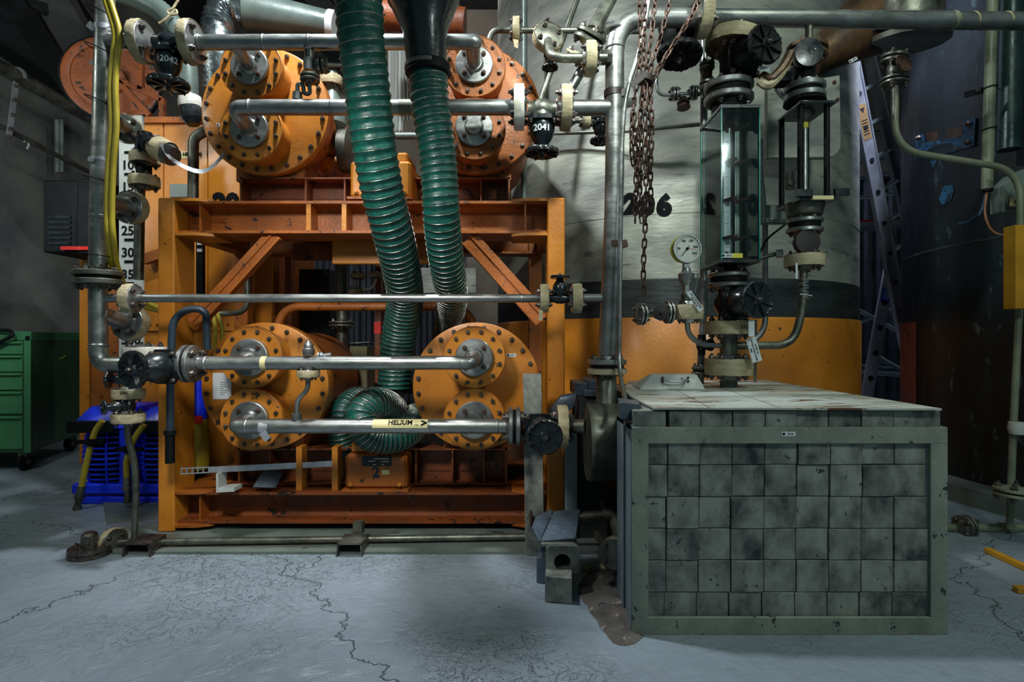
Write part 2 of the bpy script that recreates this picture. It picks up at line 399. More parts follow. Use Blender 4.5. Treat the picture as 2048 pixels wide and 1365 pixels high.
def valve(label, c, pa, ba, L, r, bl, wr, num=None, bm_=None, group=None, rbell=None, bodym=None, name='diaphragm_valve'):
    """c centre on the pipe axis pa, half-length L, pipe radius r, bonnet along ba of length bl, wheel radius wr"""
    pa = V(pa).normalized(); ba = V(ba).normalized(); c = V(c); bk = bm_ or black
    t = thing(name, label, 'valve', c, group)
    b = B(); b.lathe([(-L, r), (-L*.6, r*1.02), (-L*.25, r*1.35), (L*.25, r*1.35), (L*.6, r*1.02), (L, r)], c, pa, 24)
    b.lathe([(0, r*1.2), (bl*.22, r*1.45)], c, ba, 20)
    mk('body', b, bodym or bk, t)
    rb = rbell or r*1.5
    b = B(); u, v, a = basis(ba)
    hw = rb*1.2; cx = [(hw, hw*.6), (hw*.6, hw), (-hw*.6, hw), (-hw, hw*.6), (-hw, -hw*.6), (-hw*.6, -hw), (hw*.6, -hw), (hw, -hw*.6)]
    q = c+ba*bl*.20; b.prism([q+u*x+v*y for x, y in cx], ba*bl*.10)
    b.lathe([(bl*.30, rb*1.02), (bl*.38, rb*1.08), (bl*.55, rb*1.02), (bl*.70, rb*.80), (bl*.80, rb*.55), (bl*.97, rb*.45)], c, ba, 28)
    bo = mk('bonnet', b, bk, t)
    me = boltmesh(rb*.17, 0, bolt_m)
    for sx in (-1, 1):
        for sy in (-1, 1):
            inst('bolt', me, bo, mtx(c+ba*bl*.30+u*sx*hw*.78+v*sy*hw*.78, u, v, ba))
    wheel(t, c+ba*bl, ba, wr, bk)
    if num:
        n = (V((0, 0, CH))-c); n = (n-ba*n.dot(ba)).normalized(); uy = -ba if ba.z < 0 else Z
        ux = uy.cross(n)
        rr = rb*1.07
        text(num, rb*.74, c+ba*bl*.5+n*rr, ux, uy, label_w, t, 'number_lettering', bold=.0007,
             bend=lambda q: c+ba*bl*.5+uy*q.y+n*(rr*math.cos(q.x/rr)+q.z)+ux*(rr*math.sin(q.x/rr)))
    return t
ORD = ['topmost', 'second from top', 'third from top', 'fourth from top', 'fifth from top', 'sixth from top']
# ================================================================== the setting
b = B(); b.box(-4.3, 8, -3, 7.6, -.05, 0); mk('floor', b, floor_m, kind='structure')
b = B(); b.prism([(-1.72, 2.45, 0), (.45, 2.45, 0), (.75, 3.1, 0), (.75, 3.7, 0), (-2.6, 3.7, 0), (-2.3, 3.2, 0)], (0, 0, .012))
mk('trim_1', b, plinth_m, kind='structure', label='low green-grey painted slab the orange frame stands on')
b = B(); b.box(-4.5, -4.3, -3, 7.6, 0, 6); mk('wall_left', b, conc, kind='structure')
b = B()
zz = []; n = 0; x = -4.3
while x < 8: zz.append((x, 7.45+(.0 if n % 4 in (0, 1) else .05))); x += (.05 if n % 2 == 0 else .03); n += 1
vs = [(a, y, z) for a, y in zz for z in (0, 3.05)]
b.add(vs, [(2*i+2, 2*i+3, 2*i+1, 2*i)[::-1] for i in range(len(zz)-1)])
mk('wall_back', b, corr_m, kind='structure', label='dark corrugated sheet wall far behind the tanks', ang=10)
b = B(); b.box(-4.3, 8, 7.35, 7.6, 3.05, 6); mk('wall_back', b, conc_w, kind='structure')
b = B(); b.box(-4.5, 8, 3.2, 7.7, 5.0, 5.1); mk('ceiling', b, dark_w, kind='structure')
def beam(name, p0, p1, wd, th, m, label, up=(0, 0, 1)):
    b = B(); b.bar(p0, p1, wd, th, up); mk(name, b, m, kind='structure', label=label)
beam('trim_2', P(-60, -60, 4.1), P(190, 285, 6.6), .30, .35, dark_w, 'dark sloping edge beam along the left wall')
beam('trim_3', P(30, -90, 4.4), P(235, 250, 6.6), .48, .12, conc, 'grey sloping concrete soffit at upper left')
beam('trim_4', P(95, -90, 4.6), P(250, 150, 6.6), .16, .16, conc, 'pale lilac-grey sloping rib at upper left')
beam('trim_5', P(500, -120, 5.6), P(760, 180, 7.3), .35, .3, dark_w, 'dark diagonal roof beam behind the ducts')
for i, (px, wd) in enumerate(((935, .42), (1110, .5), (1178, .3))):
    b = B(); b.box(P(px, 0, 7.1).x, P(px, 0, 7.1).x+wd, 7.0, 7.34, 0, 6)
    mk('trim_%d' % (6+i), b, conc_w, kind='structure', label='warm grey concrete pilaster on the back wall')
# bracket arm at the extreme top left
b = B(); b.bar(P(0, 38, 3.6), P(58, 8, 3.6), .07, .05); b.bar(P(45, 5, 3.6), P(95, 20, 3.7), .06, .05)
mk('steel_bracket', b, blackm, label='dark forked steel bracket at the top left corner of the picture', cat='bracket')
# ================================================================== orange support frame
fr = thing('support_frame', 'big orange welded steel frame carrying the four bolted vessels', 'frame', (-.72, 2.9, 0))
XL0, XL1, XR0, XR1 = -1.682, -1.604, .168, .251
for nm, x0, x1 in (('post', XL0, XL1), ('post', XR0, XR1)):
    b = B(); b.box(x0, x1, 2.70, 2.88, .012, 1.601); mk(nm, b, orange, fr, bevel=.006)
for x0, x1 in ((-1.66, -1.58), (.10, .18)):
    b = B(); b.box(x0, x1, 3.40, 3.48, .012, 1.601); mk('post', b, orange_d, fr, bevel=.004)
def ibeam(x0, x1, y0, y1, z0, z1, ft=.013, m=orange_d, yweb=None, nm='beam', mf=None):
    b = B(); b.box(x0, x1, y0, y1, z1-ft, z1); b.box(x0, x1, y0, y1, z0, z0+ft)
    yw = yweb or (y0+y1)/2; b.box(x0, x1, yw-.006, yw+.006, z0+ft, z1-ft)
    # rolled fillets
    for z, s in ((z0+ft, 1), (z1-ft, -1)):
        b.prism([(x0, yw-.006, z), (x0, yw-.03, z), (x0, yw-.006, z+s*.02)], (x1-x0, 0, 0))
    return mk(nm, b, m, fr)
tb = ibeam(XL1, XR0, 2.725, 2.95, 1.437, 1.592, m=orange_d)
bb = ibeam(XL1, XR0, 2.725, 2.95, .045, .195, m=orange_r)
ibeam(XL1, XR0, 3.36, 3.5, 1.437, 1.592); ibeam(XL1, XR0, 3.36, 3.5, .045, .195, m=orange_r)
for x0 in (XL1-.06, XR0-.02):
    for z0, z1 in ((1.44, 1.59), (.05, .19)):
        b = B(); b.box(x0, x0+.08, 2.88, 3.4, z0, z1); mk('side_rail', b, orange_d, fr)
# mitred end gussets on the beams
for zt, m in ((1.601, orange), (1.437, orange), (.203, orange_d), (.045, orange_d)):
    for s, x0 in ((1, XL1), (-1, XR0)):
        b = B(); b.prism([(x0, 2.705, zt), (x0+s*.10, 2.705, zt), (x0+s*.17, 2.735, zt), (x0+s*.17, 2.93, zt), (x0, 2.93, zt)], (0, 0, -.014))
        mk('gusset_plate', b, m, fr)
for s, x0 in ((1, XL1), (-1, XR0)):
    for z0, z1 in ((1.45, 1.59), (.058, .19)):
        b = B(); b.box(min(x0+s*.10, x0+s*.108), max(x0+s*.10, x0+s*.108), 2.735, 2.83, z0, z1); mk('end_stiffener', b, orange_d, fr)
for px in (617, 688):
    x0 = P(px, 0, 2.73).x; b = B(); b.box(x0-.011, x0+.011, 2.73, 2.83, 1.45, 1.579); mk('stiffener', b, orange, fr)
# four ragged bare-metal stiffener straps of the lower bay
for px, h in ((601, .30), (672, .30)):
    x0 = P(px, 0, 2.78).x; b = B(); b.box(x0-.014, x0+.014, 2.76, 2.83, .195, .195+.21); mk('stiffener', b, orange, fr)
# mill mark rolled into the web, upside down
text('SKINNING', .036, (P(418, 440, 2.82).x, 2.823, P(418, 440, 2.82).z), -X, -Z, orange_d, fr, 'rolled_mill_mark', ext=.0016)
for (p0, p1, nm) in (((552, 468), (386, 650), 1), ((938, 476), (1086, 640), -1)):
    a, c = P(p0[0], p0[1], 2.76), P(p1[0], p1[1], 2.76)
    b = B(); b.bar(a, c, .085, .010); dd = (c-a).normalized(); up = V((0, -1, 0)); sd = dd.cross(up)*(.0425 if nm > 0 else -.0425)
    if sd.z < 0: sd = -sd
    b.bar(a+sd*-1+up*.02, c+sd*-1+up*.02, .010, .05)
    b.bar(a+sd*.25+up*.008, c+sd*.25+up*.008, .012, .012)
    mk('diagonal_brace', b, orange_d, fr, bevel=.002)
# upper cradle channels and lower cradle channels (carry the vessels)
for (px0, px1, z0, z1, m, splits) in ((480, 1020, 1.601, 1.735, orange_r, (612, 690, 880, 962)), (476, 1014, .203, .385, orange_r, (540, 832, 905, 968))):
    x0, x1 = P(px0, 0, 2.83).x, P(px1, 0, 2.83).x
    b = B(); b.box(x0, x1, 2.83, 3.35, z1-.008, z1); b.box(x0, x1, 2.83, 3.35, z0, z0+.008); b.box(x0, x1, 2.93, 2.94, z0, z1)
    b.box(x0, x0+.01, 2.83, 3.3, z0, z1); b.box(x1-.01, x1, 2.83, 3.3, z0, z1); b.box(x0, x1, 2.925, 2.932, z0+.05, z0+.057)
    cr = mk('cradle_channel', b, m, fr)
    for s in splits:
        xx = P(s, 0, 2.84).x; b = B(); b.box(xx-.004, xx+.004, 2.835, 2.93, z0+.008, z1-.008); mk('divider_plate', b, m, cr)
b = B(); b.box(P(664, 0, 2.97).x, P(860, 0, 2.97).x, 2.97, 3.01, P(0, 528, 2.97).z, P(0, 480, 2.97).z); mk('hanging_plate', b, orange, fr, bevel=.004)
b = B(); b.box(P(585, 0, 3.3).x, P(668, 0, 3.3).x, 3.3, 3.33, P(0, 520, 3.3).z, P(0, 488, 3.3).z); mk('hanging_plate', b, orange_r, fr)
# bent orange pipe rail behind the lower vessels
b = B(); pts = [P(556, 650, 3.0), P(572, 612, 3.0), P(640, 612, 3.0), P(900, 612, 3.0), P(945, 630, 3.0), P(958, 690, 3.0)]
b.tube(fillet([P(548, 690, 3.0), P(565, 614, 3.0), P(935, 614, 3.0), P(958, 690, 3.0)], .16, 10), .022, 16)
mk('pipe_rail', b, orange_d, label='orange-painted pipe rail with worn black patches bent over the lower vessels', cat='pipe')
# gearbox blocks
def gearbox(c0, c1, zt, zb, d, label, num):
    x0, x1 = P(c0, 0, d).x, P(c1, 0, d).x
    t = thing('gearbox', label, 'gearbox', ((x0+x1)/2, d+.15, zb))
    b = B(); b.box(x0, x1, d, d+.28, zb+.012, zt); mk('casing', b, orange if not num else orange_d, t, bevel=.014)
    b = B(); b.box(x0+.02, x1-.02, d+.03, d+.26, zt, zt+.05); mk('top_cover', b, orange, t, bevel=.01)
    b = B(); b.box(x0-.012, x1+.008, d-.012, d+.28, zb, zb+.012); mk('foot_plate', b, orange_d, t)
    me = boltmesh(.012, 0, orange)
    for x in (x0+.03, x1-.035): inst('bolt', me, t, mtx((x, d, zb+.035), X, -Z, -Y))
    return t, x0, x1
gearbox(700, 822, 1.79, 1.602, 2.74, 'plain orange gearbox block on the upper beam behind the green hose', 0)
gb, gx0, gx1 = gearbox(690, 814, .375, .196, 2.735, 'orange gearbox block stencilled 2 with a dark nameplate, on the lower beam', 1)
c = P(753, 923, 2.735); b = B(); b.box(P(724, 0, 2.735).x, P(783, 0, 2.735).x, 2.732, 2.736, P(0, 933, 2.735).z, P(0, 913, 2.735).z); npl = mk('nameplate', b, ink_b, gb, bevel=.001)
for yy, x0, x1 in ((918.5, 748, 777), (923, 737, 750), (924, 762, 778), (930, 746, 752), (930, 763, 768)):
    b = B(); b.box(P(x0, 0, 2.731).x, P(x1, 0, 2.731).x, 2.7312, 2.7318, P(0, yy+.8, 2.73).z, P(0, yy-.8, 2.73).z); mk('engraved_line', b, label_c, npl)
text('2', .072, P(752, 946, 2.733), X, Z, ink_b, gb, 'stencilled_number', bold=.0028)
sticker(gb, P(771, 945, 2.734), S(16, 2.73), S(9, 2.73), label_c, bars=False)
# ================================================================== four vessels
def vessel(label, xc, zc, m, holes=(), D=.65):
    t = thing('pressure_vessel', label, 'vessel', (xc, 2.95, zc-.31)); c = V((xc, 2.8, zc))
    b = B(); b.lathe([(0, .27), (D, .27), (D+.07, .2), (D+.09, .02)], c+Y*.05, Y, 56); mk('shell', b, orange_d, t)
    b = B(); b.lathe([(0, .268), (.012, .272), (.036, .272), (.04, .268)], c+Y*.05, Y, 56); mk('gasket', b, ink, t)
    b = B(); b.lathe([(.05, .312), (.09, .312)], c, Y, 72); mk('rear_flange', b, orange_d, t)
    b = B(); b.lathe([(-.003, .306), (0, .3125), (.044, .3125), (.046, .309)], c, Y, 72); cvr = mk('end_cover', b, m, t)
    boltring(cvr, c, -Y, .287, 24, .0125, bolt_m, PI/24, 0)
    for s in (1, -1):
        q = c+Z*s*.1455
        b = B(); b.lathe([(0, .130), (.13, .130)], q, -Y, 56); b.lathe([(.12, .142), (.124, .1455), (.148, .1455), (.15, .143)], q, -Y, 60); bs = mk('nozzle_neck', b, m, t)
        b = B(); b.lathe([(.1505, .1425), (.152, .1435), (.1525, .1425)], q, -Y, 60, cap=False); mk('paint_rim', b, orange_d, bs)
        boltring(bs, q-Y*.15, -Y, .121, 12, .0105, bolt_m, PI/12, 0, skip=holes)
        b = B(); b.lathe([(.15, .084), (.153, .087), (.172, .087), (.175, .083), (.176, .045), (.19, .036)], q, -Y, 48); nf = mk('steel_flange', b, steel, t)
        boltring(nf, q-Y*.175, -Y, .062, 4, .012, bolt_r, PI/4, 0)
    b = B(); b.box(xc-.17, xc+.17, 2.86, 3.3, zc-.326, zc-.22); mk('saddle', b, orange_d, t)
    return t, c
XLc, XRc = -1.2155, -.175
v1, c1 = vessel('upper left bolted orange vessel with scratched end cover', XLc, 2.050, orange)
v2, c2 = vessel('upper right bolted orange vessel in shade behind the black funnel', XRc, 2.056, orange_d)  # shade on this vessel is put into its darker orange cover
v3, c3 = vessel('lower left bolted orange vessel with a white paper stuck on it', XLc, .699, orange)
v4, c4 = vessel('lower right bolted orange vessel beside the grey leaning plank', XRc, .699, orange, D=.28)
sticker(v1, P(442, 250, 2.797), S(18, 2.8), S(6, 2.8)); sticker(v3, P(445, 703, 2.797), S(12, 2.8), S(6, 2.8)); sticker(v4, P(1023, 711, 2.797), S(19, 2.8), S(7, 2.8))
text('L', .026, P(440, 268, 2.797), X, Z, ink, v1, 'marker_letter')
b = B(); b.prism([P(426, 746, 2.795), P(455, 746, 2.795), P(463, 758, 2.795), P(463, 799, 2.795), P(426, 799, 2.795)], (0, -.002, 0)); pp = mk('paper_note', b, label_w, v3)
for k in range(7):
    b = B(); x0 = 438+random.random()*2; b.box(P(x0, 0, 2.79).x, P(x0+8+random.random()*8, 0, 2.79).x, 2.7915, 2.7922, P(0, 766+4*k, 2.79).z, P(0, 765+4*k, 2.79).z); mk('printed_line', b, plas, pp)
text('NO', .018, P(509, 789, 2.648), X, Z, ink, v3, 'stamped_lettering'); text('A.H.', .016, P(509, 797, 2.648), X, Z, ink, v3, 'stamped_lettering')
# ================================================================== pipe runs on the front
def run(name, label, pts, r, R, m=steel, loc=None, n=20, cat='pipe', welds=()):
    if isinstance(r, list): r, R = R, r
    t = thing(name, label, cat, loc or pts[0])
    p = fillet(pts, R, 9) if R else pts
    b = B(); b.tube(p, r, n); pi = mk('pipe', b, m, t)
    for wp, ax in welds:
        b = B(); b.lathe([(-.006, r), (-.003, r*1.06), (.003, r*1.06), (.006, r)], wp, ax, 24); mk('weld_bead', b, m, pi)
    return t
YD = 2.5
# left riser
rl = run('riser_pipe', 'thick steel riser pipe at left with the yellow hoses tied to it', [P(212, -40, YD), P(207, 100, YD), P(197, 560, YD), P(197, 730, YD), P(246, 730, YD)], [.3, .3, .115], .036) if 0 else None
t = thing('riser_pipe', 'thick steel riser pipe at left with the yellow hoses tied to it', 'pipe', P(197, 745, YD)); rl = t
b = B(); b.tube(fillet([P(212, -40, YD), P(208, 80, YD), P(198, 420, YD), P(196, 552, YD)], .3), .037, 24); mk('pipe', b, steel, t)
b = B(); b.tube(fillet([P(196, 558, YD), P(197, 730, YD), P(255, 730, YD)], .11, 10), .037, 24); mk('pipe', b, steel, t)
b = B(); b.tube([P(206, 83, YD), P(268, 83, YD)], .034, 20); mk('tee_branch', b, steel, t)
b = B(); b.tube([P(200, 597, YD), P(252, 597, YD)], .018, 16); mk('tee_branch', b, steel, t)
for py in (434, 691): b = B(); b.lathe([(-.007, .037), (-.003, .0405), (.003, .0405), (.007, .037)], P(198, py, YD), Z, 28); mk('weld_bead', b, steel, t)
flanges(t, P(196, 556, YD), Z, .097, .060, None, 8, steel_d, .014, .04)
for (a, c, r1) in (((203, 402), (262, 416), .062), ((199, 628), (262, 648), .066)):
    p0, p1 = P(a[0], a[1], YD), P(c[0], c[1], 2.68)
    b = B(); b.tube([p0, p1], .036, 20); mk('branch_pipe', b, steel, t)
    flanges(t, p1, p1-p0, r1*1.15, .05, tape if a[1] > 500 else tape, 4, steel, .012, .04)
b = B(); b.bar(P(176, 47, YD-.03), P(190, 58, YD-.03), .03, .004); b.lathe([(-.012, .039), (.012, .039)], P(208, 58, YD), Z, 24); mk('pipe_clip', b, alu, t)
b = B(); b.bar(P(176, 318, YD-.04), P(188, 320, YD-.04), .02, .004); b.lathe([(-.008, .039), (.008, .039)], P(200, 320, YD), Z, 24); mk('pipe_clip', b, alu, t)
flanges(rl, P(284, 84, YD), X, .085, .042, tape, 4, steel, .014)
# top header B
tB = run('header_pipe', 'upper steel pipe running to the upper right vessel, highest of the horizontal pipes', [P(395, 85, YD), P(985, 84, YD)-X*.075, V((XRc+.0, 2.52, P(0, 86, YD).z)), V((XRc, 2.56, c2.z+.16)), V((XRc, 2.63, c2.z+.1455))], [.06, .07, .04], .033, loc=P(395, 100, YD), welds=[(P(528, 85, YD), X), (P(619, 85, YD), X), (P(400, 85, YD), X)])
b = B(); b.tube(fillet([V((XLc, 2.63, c1.z+.1455)), V((XLc+.005, 2.56, c1.z+.15)), V((XLc+.002, 2.51, P(0, 88, YD).z))], .05), .03, 18); mk('branch_pipe', b, steel, tB)
flanges(tB, P(383, 85, YD), X, .088, .042, tape, 4, steel, .014)
# C
zC = P(0, 215, YD).z
tC = run('header_pipe', 'steel pipe from the upper left vessel to the valve numbered 2041', [V((XLc, 2.63, c1.z-.1455)), V((XLc+.0, 2.56, c1.z-.14)), V((XLc-.003, 2.505, zC)), P(560, 215, YD), P(1030, 215, YD)], [.04, .05, .05], .034, loc=P(490, 230, YD), welds=[(P(500, 215, YD), X), (P(665, 215, YD), X)])
flanges(tC, P(1038, 215, 2.48), X, .090, .045, tape_w, 4, steel, .015)
b = B(); b.lathe([(-.028, .0347), (.028, .0347)], P(812, 215, YD), X, 24); mk('tape_band', b, pvc, tC)
# D
tD = run('cross_pipe', 'slim steel pipe crossing in front of the orange frame braces', [P(268, 597, YD), P(1078, 597, 2.48)], .0185, 0, loc=P(268, 605, YD), welds=[(P(1045, 597, 2.48), X)])
flanges(tD, P(262, 597, YD), X, .058, .045, tape, 4, steel, .011, .02); flanges(tD, P(1088, 597, 2.47), X, .056, .038, tape, 4, steel, .010, .02)
b = B(); b.prism([P(1078, 620, 2.43), P(1086, 622, 2.43), P(1085, 642, 2.43), P(1077, 640, 2.43)], (0, .002, 0)); mk('loose_tape_end', b, tape, tD)
# E
zE = P(0, 726, YD).z
tE = run('header_pipe', 'steel pipe to the lower right vessel from the big black handwheel valve', [P(398, 727, YD), P(905, 726, YD), V((XRc+.004, 2.505, zE)), V((XRc, 2.58, c4.z+.1455)), V((XRc, 2.63, c4.z+.1455))], [.04, .07, .02], .0305, loc=P(398, 740, YD), welds=[(P(412, 727, YD), X), (P(918, 726, YD), X)])
b = B(); b.tube([V((XLc, 2.63, c3.z+.1455)), V((XLc, 2.51, zE))], .03, 16); mk('branch_pipe', b, steel, tE)
flanges(tE, P(380, 728, YD), X, .083, .048, None, 4, steel, .016, .035)
b = B(); b.lathe([(-.012, .0312), (.012, .0312)], P(530, 727, YD), X, 20); mk('tape_band', b, label_c, tE)
# F
zF = P(0, 853, YD).z
tF = run('header_pipe', 'lowest steel pipe with the helium label, in front of the coiled hose', [V((XLc, 2.63, c3.z-.1455)), V((XLc, 2.56, c3.z-.147)), V((XLc-.003, 2.5, zF)), P(560, 853, YD), P(1016, 853, YD)], [.03, .045, .05], .0325, loc=P(480, 870, YD), welds=[(P(494, 853, YD), X), (P(860, 853, YD), X), (P(995, 853, YD), X)])
flanges(tF, P(1029, 853, 2.46), X, .084, .05, None, 4, steel, .016, .035)
b = B(); b.lathe([(-.02, .034), (.02, .0335)], P(531, 854, YD), X, 20); b.bar(P(524, 865, 2.455), P(536, 880, 2.455), .03, .003); mk('duct_tape_patch', b, alu, tF)
# helium band wrapped on the pipe
def pipewrap(cx, cz, yc, r, s, size, m, parent, nm, bold=0., th0=.45):
    return text(s, size, V((cx, yc, cz)), X, Z, m, parent, nm, bold=bold, bend=lambda q: V((cx+q.x, yc-(r+q.z)*math.cos(th0+q.y/r), cz+(r+q.z)*math.sin(th0+q.y/r))))
b = B(); x0, x1 = P(748, 0, YD).x, P(857, 0, YD).x; vs = []
for i in range(17):
    q = -.10+1.35*i/16; vs += [(x0, YD-.0338*math.cos(q), zF+.0338*math.sin(q)), (x1, YD-.0338*math.cos(q), zF+.0338*math.sin(q))]
b.add(vs, [(2*i, 2*i+1, 2*i+3, 2*i+2) for i in range(16)]); hl = mk('helium_label', b, label_c, tF)
pipewrap(P(803, 0, YD).x, zF, YD, .0350, 'HELIUM', .031, ink, hl, 'lettering', .0009, .62)
pipewrap(P(850, 0, YD).x, zF, YD, .0350, '>', .045, ink, hl, 'flow_arrow', .002, .50)
pipewrap(P(835, 0, YD).x, zF, YD, .0345, '1356', .008, ink, hl, 'small_print', 0, .3)
# drain elbows on E and F
dv = thing('relief_fitting', 'silver capped relief fitting rising from the lower pipes, curving down to the helium pipe', 'fitting', P(596, 836, YD))
b = B(); b.tube(fillet([P(616, 756, YD), P(616, 780, YD), P(594, 800, YD), P(594, 832, YD)], .05), .0105, 14); mk('bent_tube', b, steel, dv)
b = B(); b.lathe([(0, .024), (.04, .022)], P(593, 845, YD), Z, 20); mk('socket', b, steel, dv)
flanges(dv, P(617, 748, YD), Z, .043, .032, tape, 4, steel, .008)
b = B(); b.lathe([(0, .022), (.012, .026), (.03, .026), (.034, .020), (.05, .020), (.062, .012), (.07, .004)], P(617, 712, YD), Z, 20); mk('cap', b, steel, dv)
b = B(); b.cyl(P(636, 711, YD), P(640, 711, YD), .014); b.cyl(P(642, 711, YD), P(646, 711, YD), .014); b.cyl(P(646, 711, YD), P(662, 709, YD), .007); mk('side_connector', b, alu, dv)
dv2 = thing('relief_fitting', 'silver relief valve between the two upper pipes with a u-bent tube', 'fitting', P(600, 200, YD))
b = B(); b.lathe([(0, .024), (.05, .024), (.055, .018), (.09, .018), (.095, .026), (.12, .026)], P(618, 142, YD), Z, 20); mk('body', b, steel, dv2)
flanges(dv2, P(620, 157, YD), Z, .042, .026, None, 4, steel_d, .008)
flanges(dv2, P(645, 130, YD+.02), X, .038, .030, None, 4, steel_d, .008); b = B(); b.tube([P(628, 128, YD), P(686, 130, 2.55)], .009, 12); mk('side_tube', b, steel, dv2)
b = B(); b.tube(fillet([P(595, 196, YD), P(595, 168, YD), P(606, 168, YD), P(608, 188, YD), P(620, 188, YD), P(619, 165, YD)], .02, 6), .009, 12); mk('bent_tube', b, steel, dv2)
b = B(); b.lathe([(0, .022), (.035, .020)], P(595, 201, YD), Z, 20); mk('socket', b, steel, dv2)
# right riser + big header
RD = 2.45
tR = thing('riser_pipe', 'thick steel riser pipe at centre right, standing on a flange beside the lead box', 'pipe', P(1213, 790, RD))
pr = fillet([P(1214, 722, RD), P(1230, 400, RD), P(1229, 36, RD), P(1420, 36, 2.52)], [.3, .16], 12); b = B(); b.tube(pr, .0405, 26); mk('pipe', b, steel, tR)
b = B(); b.tube([P(1212, 748, RD), P(1214, 842, 2.40)], .044, 24); mk('pipe', b, steel_d, tR)
for p0, p1, r in ((P(1142, 216, RD), P(1222, 216, RD), .034), (P(1162, 597, RD), P(1208, 597, RD), .0185), (P(1236, 210, RD), P(1262, 205, RD+.2), .022)):
    b = B(); b.tube([p0, p1], r, 18); mk('tee_branch', b, steel, tR)
flanges(tR, P(1214, 733, RD), Z, .083, .058, None, 8, steel, .013, .045, phase=.3)
b = B(); b.lathe([(-.012, .077), (-.010, .083), (.010, .084), (.012, .078)], P(1214, 743, RD), Z, 30); mk('gasket_seal', b, tape, tR)
for py, ax in ((60, Z), (98, Z)): b = B(); b.lathe([(-.005, .0405), (0, .044), (.005, .0405)], P(1229, py, RD), Z, 26); mk('weld_bead', b, steel, tR)
for py in (188, 490):
    b = B(); b.lathe([(-.014, .043), (.014, .043)], P(1228, py, RD), Z, 26); b.bar(P(1240, py, RD-.02), P(1254, py-3, RD-.02), .03, .03); mk('pipe_clamp', b, bolt_r if py > 300 else brownr, tR)
flanges(tR, P(1131, 216, 2.46), X, .090, .045, tape, 4, steel, .015); text('F', .026, P(1140, 196, 2.37), X, Z, ink, tR, 'marker_letter')
flanges(tR, P(1153, 597, 2.46), X, .058, .042, tape, 4, steel, .011)
b = B(); b.lathe([(-.02, .03), (.02, .03), (.026, .02)], P(1212, 115, 2.42), X, 6); b.tube([P(1214, 115, 2.4), P(1198, 115, 2.4)], .018, 14); mk('union_nut', b, steel_d, tR)
tH = run('header_pipe', 'long thick steel pipe across the top right in front of the rusty cone', [P(1420, 36, 2.52), P(1480, 36, 2.58), P(2090, 43, 2.58)], .0385, 0, loc=P(1430, 50, 2.52), n=26)
for px, w_ in ((1905, .012), (1946, .004), (2012, .004)):
    b = B(); b.lathe([(-w_, .040), (w_, .040)], P(px, 41, 2.58), V((1, 0, .35)), 24); mk('tape_band', b, pvc if px < 1910 else tape, tH)
for px, r in ((1475, .035), (1618, .017)):
    b = B(); b.tube([P(px, 42, 2.58), P(px, 92 if px < 1500 else 100, 2.58)], r, 20); mk('branch_pipe', b, steel_d, tH)
flanges(tH, P(1405, 26, 2.50), X, .098, .05, tape, 4, steel_d, .015)
# thin conduit next to right riser
run('thin_conduit', 'thin grey conduit clipped along the right riser pipe', [P(1300, -20, 2.40), P(1284, 90, 2.38), P(1250, 190, 2.38), P(1243, 300, 2.38), P(1238, 740, 2.36), P(1252, 808, 2.1)], .0095, .1, steel, loc=P(1240, 800, 2.3), n=12)
# ---------------------------------------------------------------- valves in front
valve('black valve lettered 2042 between taped flanges at the upper left riser', P(338, 86, YD), X, V((0, -.02, -1)), .06, .034, .19, .085, '2042', rbell=.05)
valve('black valve lettered 2041 hanging in front of the upper right vessel', P(1084, 220, 2.46), X, V((0, 0, -1)), .06, .034, .19, .074, '2041', rbell=.052, bodym=steel_d)
valve('small black valve with its handwheel on top, in the slim cross pipe', P(1120, 597, 2.46), X, Z, .045, .018, .095, .042, rbell=.03)
valve('big black valve at lower left whose ribbed handwheel faces the camera', P(350, 732, YD), X, V((-.33, -1, -.04)), .05, .045, .20, .078, rbell=.062)
valve('black handwheel valve between the lowest pipe and the horizontal steel drum', P(1076, 853, 2.46), X, V((.12, -1, -.12)), .06, .036, .17, .074, rbell=.055)
# flange on the drum side of the last valve + bits near left valves
tq = thing('pipe_stub', 'short steel pipe with a taped flange entering the horizontal drum', 'pipe', P(1130, 880, 2.45))
flanges(tq, P(1124, 853, 2.44), X, .085, .045, tape, 4, steel, .015, .035); b = B(); b.tube([P(1134, 853, 2.44), P(1172, 853, 2.40)], .03, 18); mk('pipe', b, steel_d, tq)
tq = thing('pipe_stub', 'steel elbow with a taped flange behind the big lower left handwheel', 'pipe', P(292, 720, 2.6))
flanges(tq, P(290, 704, 2.62), Z, .085, .045, tape_w, 4, steel, .014, .035); b = B(); b.tube([P(290, 706, 2.62), P(290, 760, 2.62)], .034, 18); mk('pipe', b, steel_d, tq)
valve('little black valve facing left below the big lower left handwheel', P(262, 760, 2.5), Z, V((-1, -.25, .05)), .05, .02, .09, .040, rbell=.022)
tq = thing('drain_pipe', 'crooked grey drain pipe dropping from the lower left valves to the floor', 'pipe', P(268, 1090, 2.45))
flanges(tq, P(257, 788, 2.45), Z, .057, .042, tape, 4, steel_d, .01); flanges(tq, P(257, 836, 2.42), Z, .058, .040, tape, 4, steel_d, .01)
text('2045', .018, P(248, 787, 2.386), X, Z, ink, tq, 'marker_number')
b = B(); b.tube(fillet([P(255, 845, 2.42), P(256, 880, 2.43), P(270, 925, 2.45), P(272, 1000, 2.47), P(268, 1092, 2.5)], .06), .0135, 16); mk('pipe', b, steel_d, tq)
b = B(); b.tube([P(257, 790, 2.45), P(257, 835, 2.42)], .022, 14); mk('pipe', b, blackm, tq)
valve('tiny black round-capped valve between two taped flanges at lower left', P(256, 812, 2.43), Z, V((-.75, -1, 0)), .035, .022, .09, .030, rbell=.024)
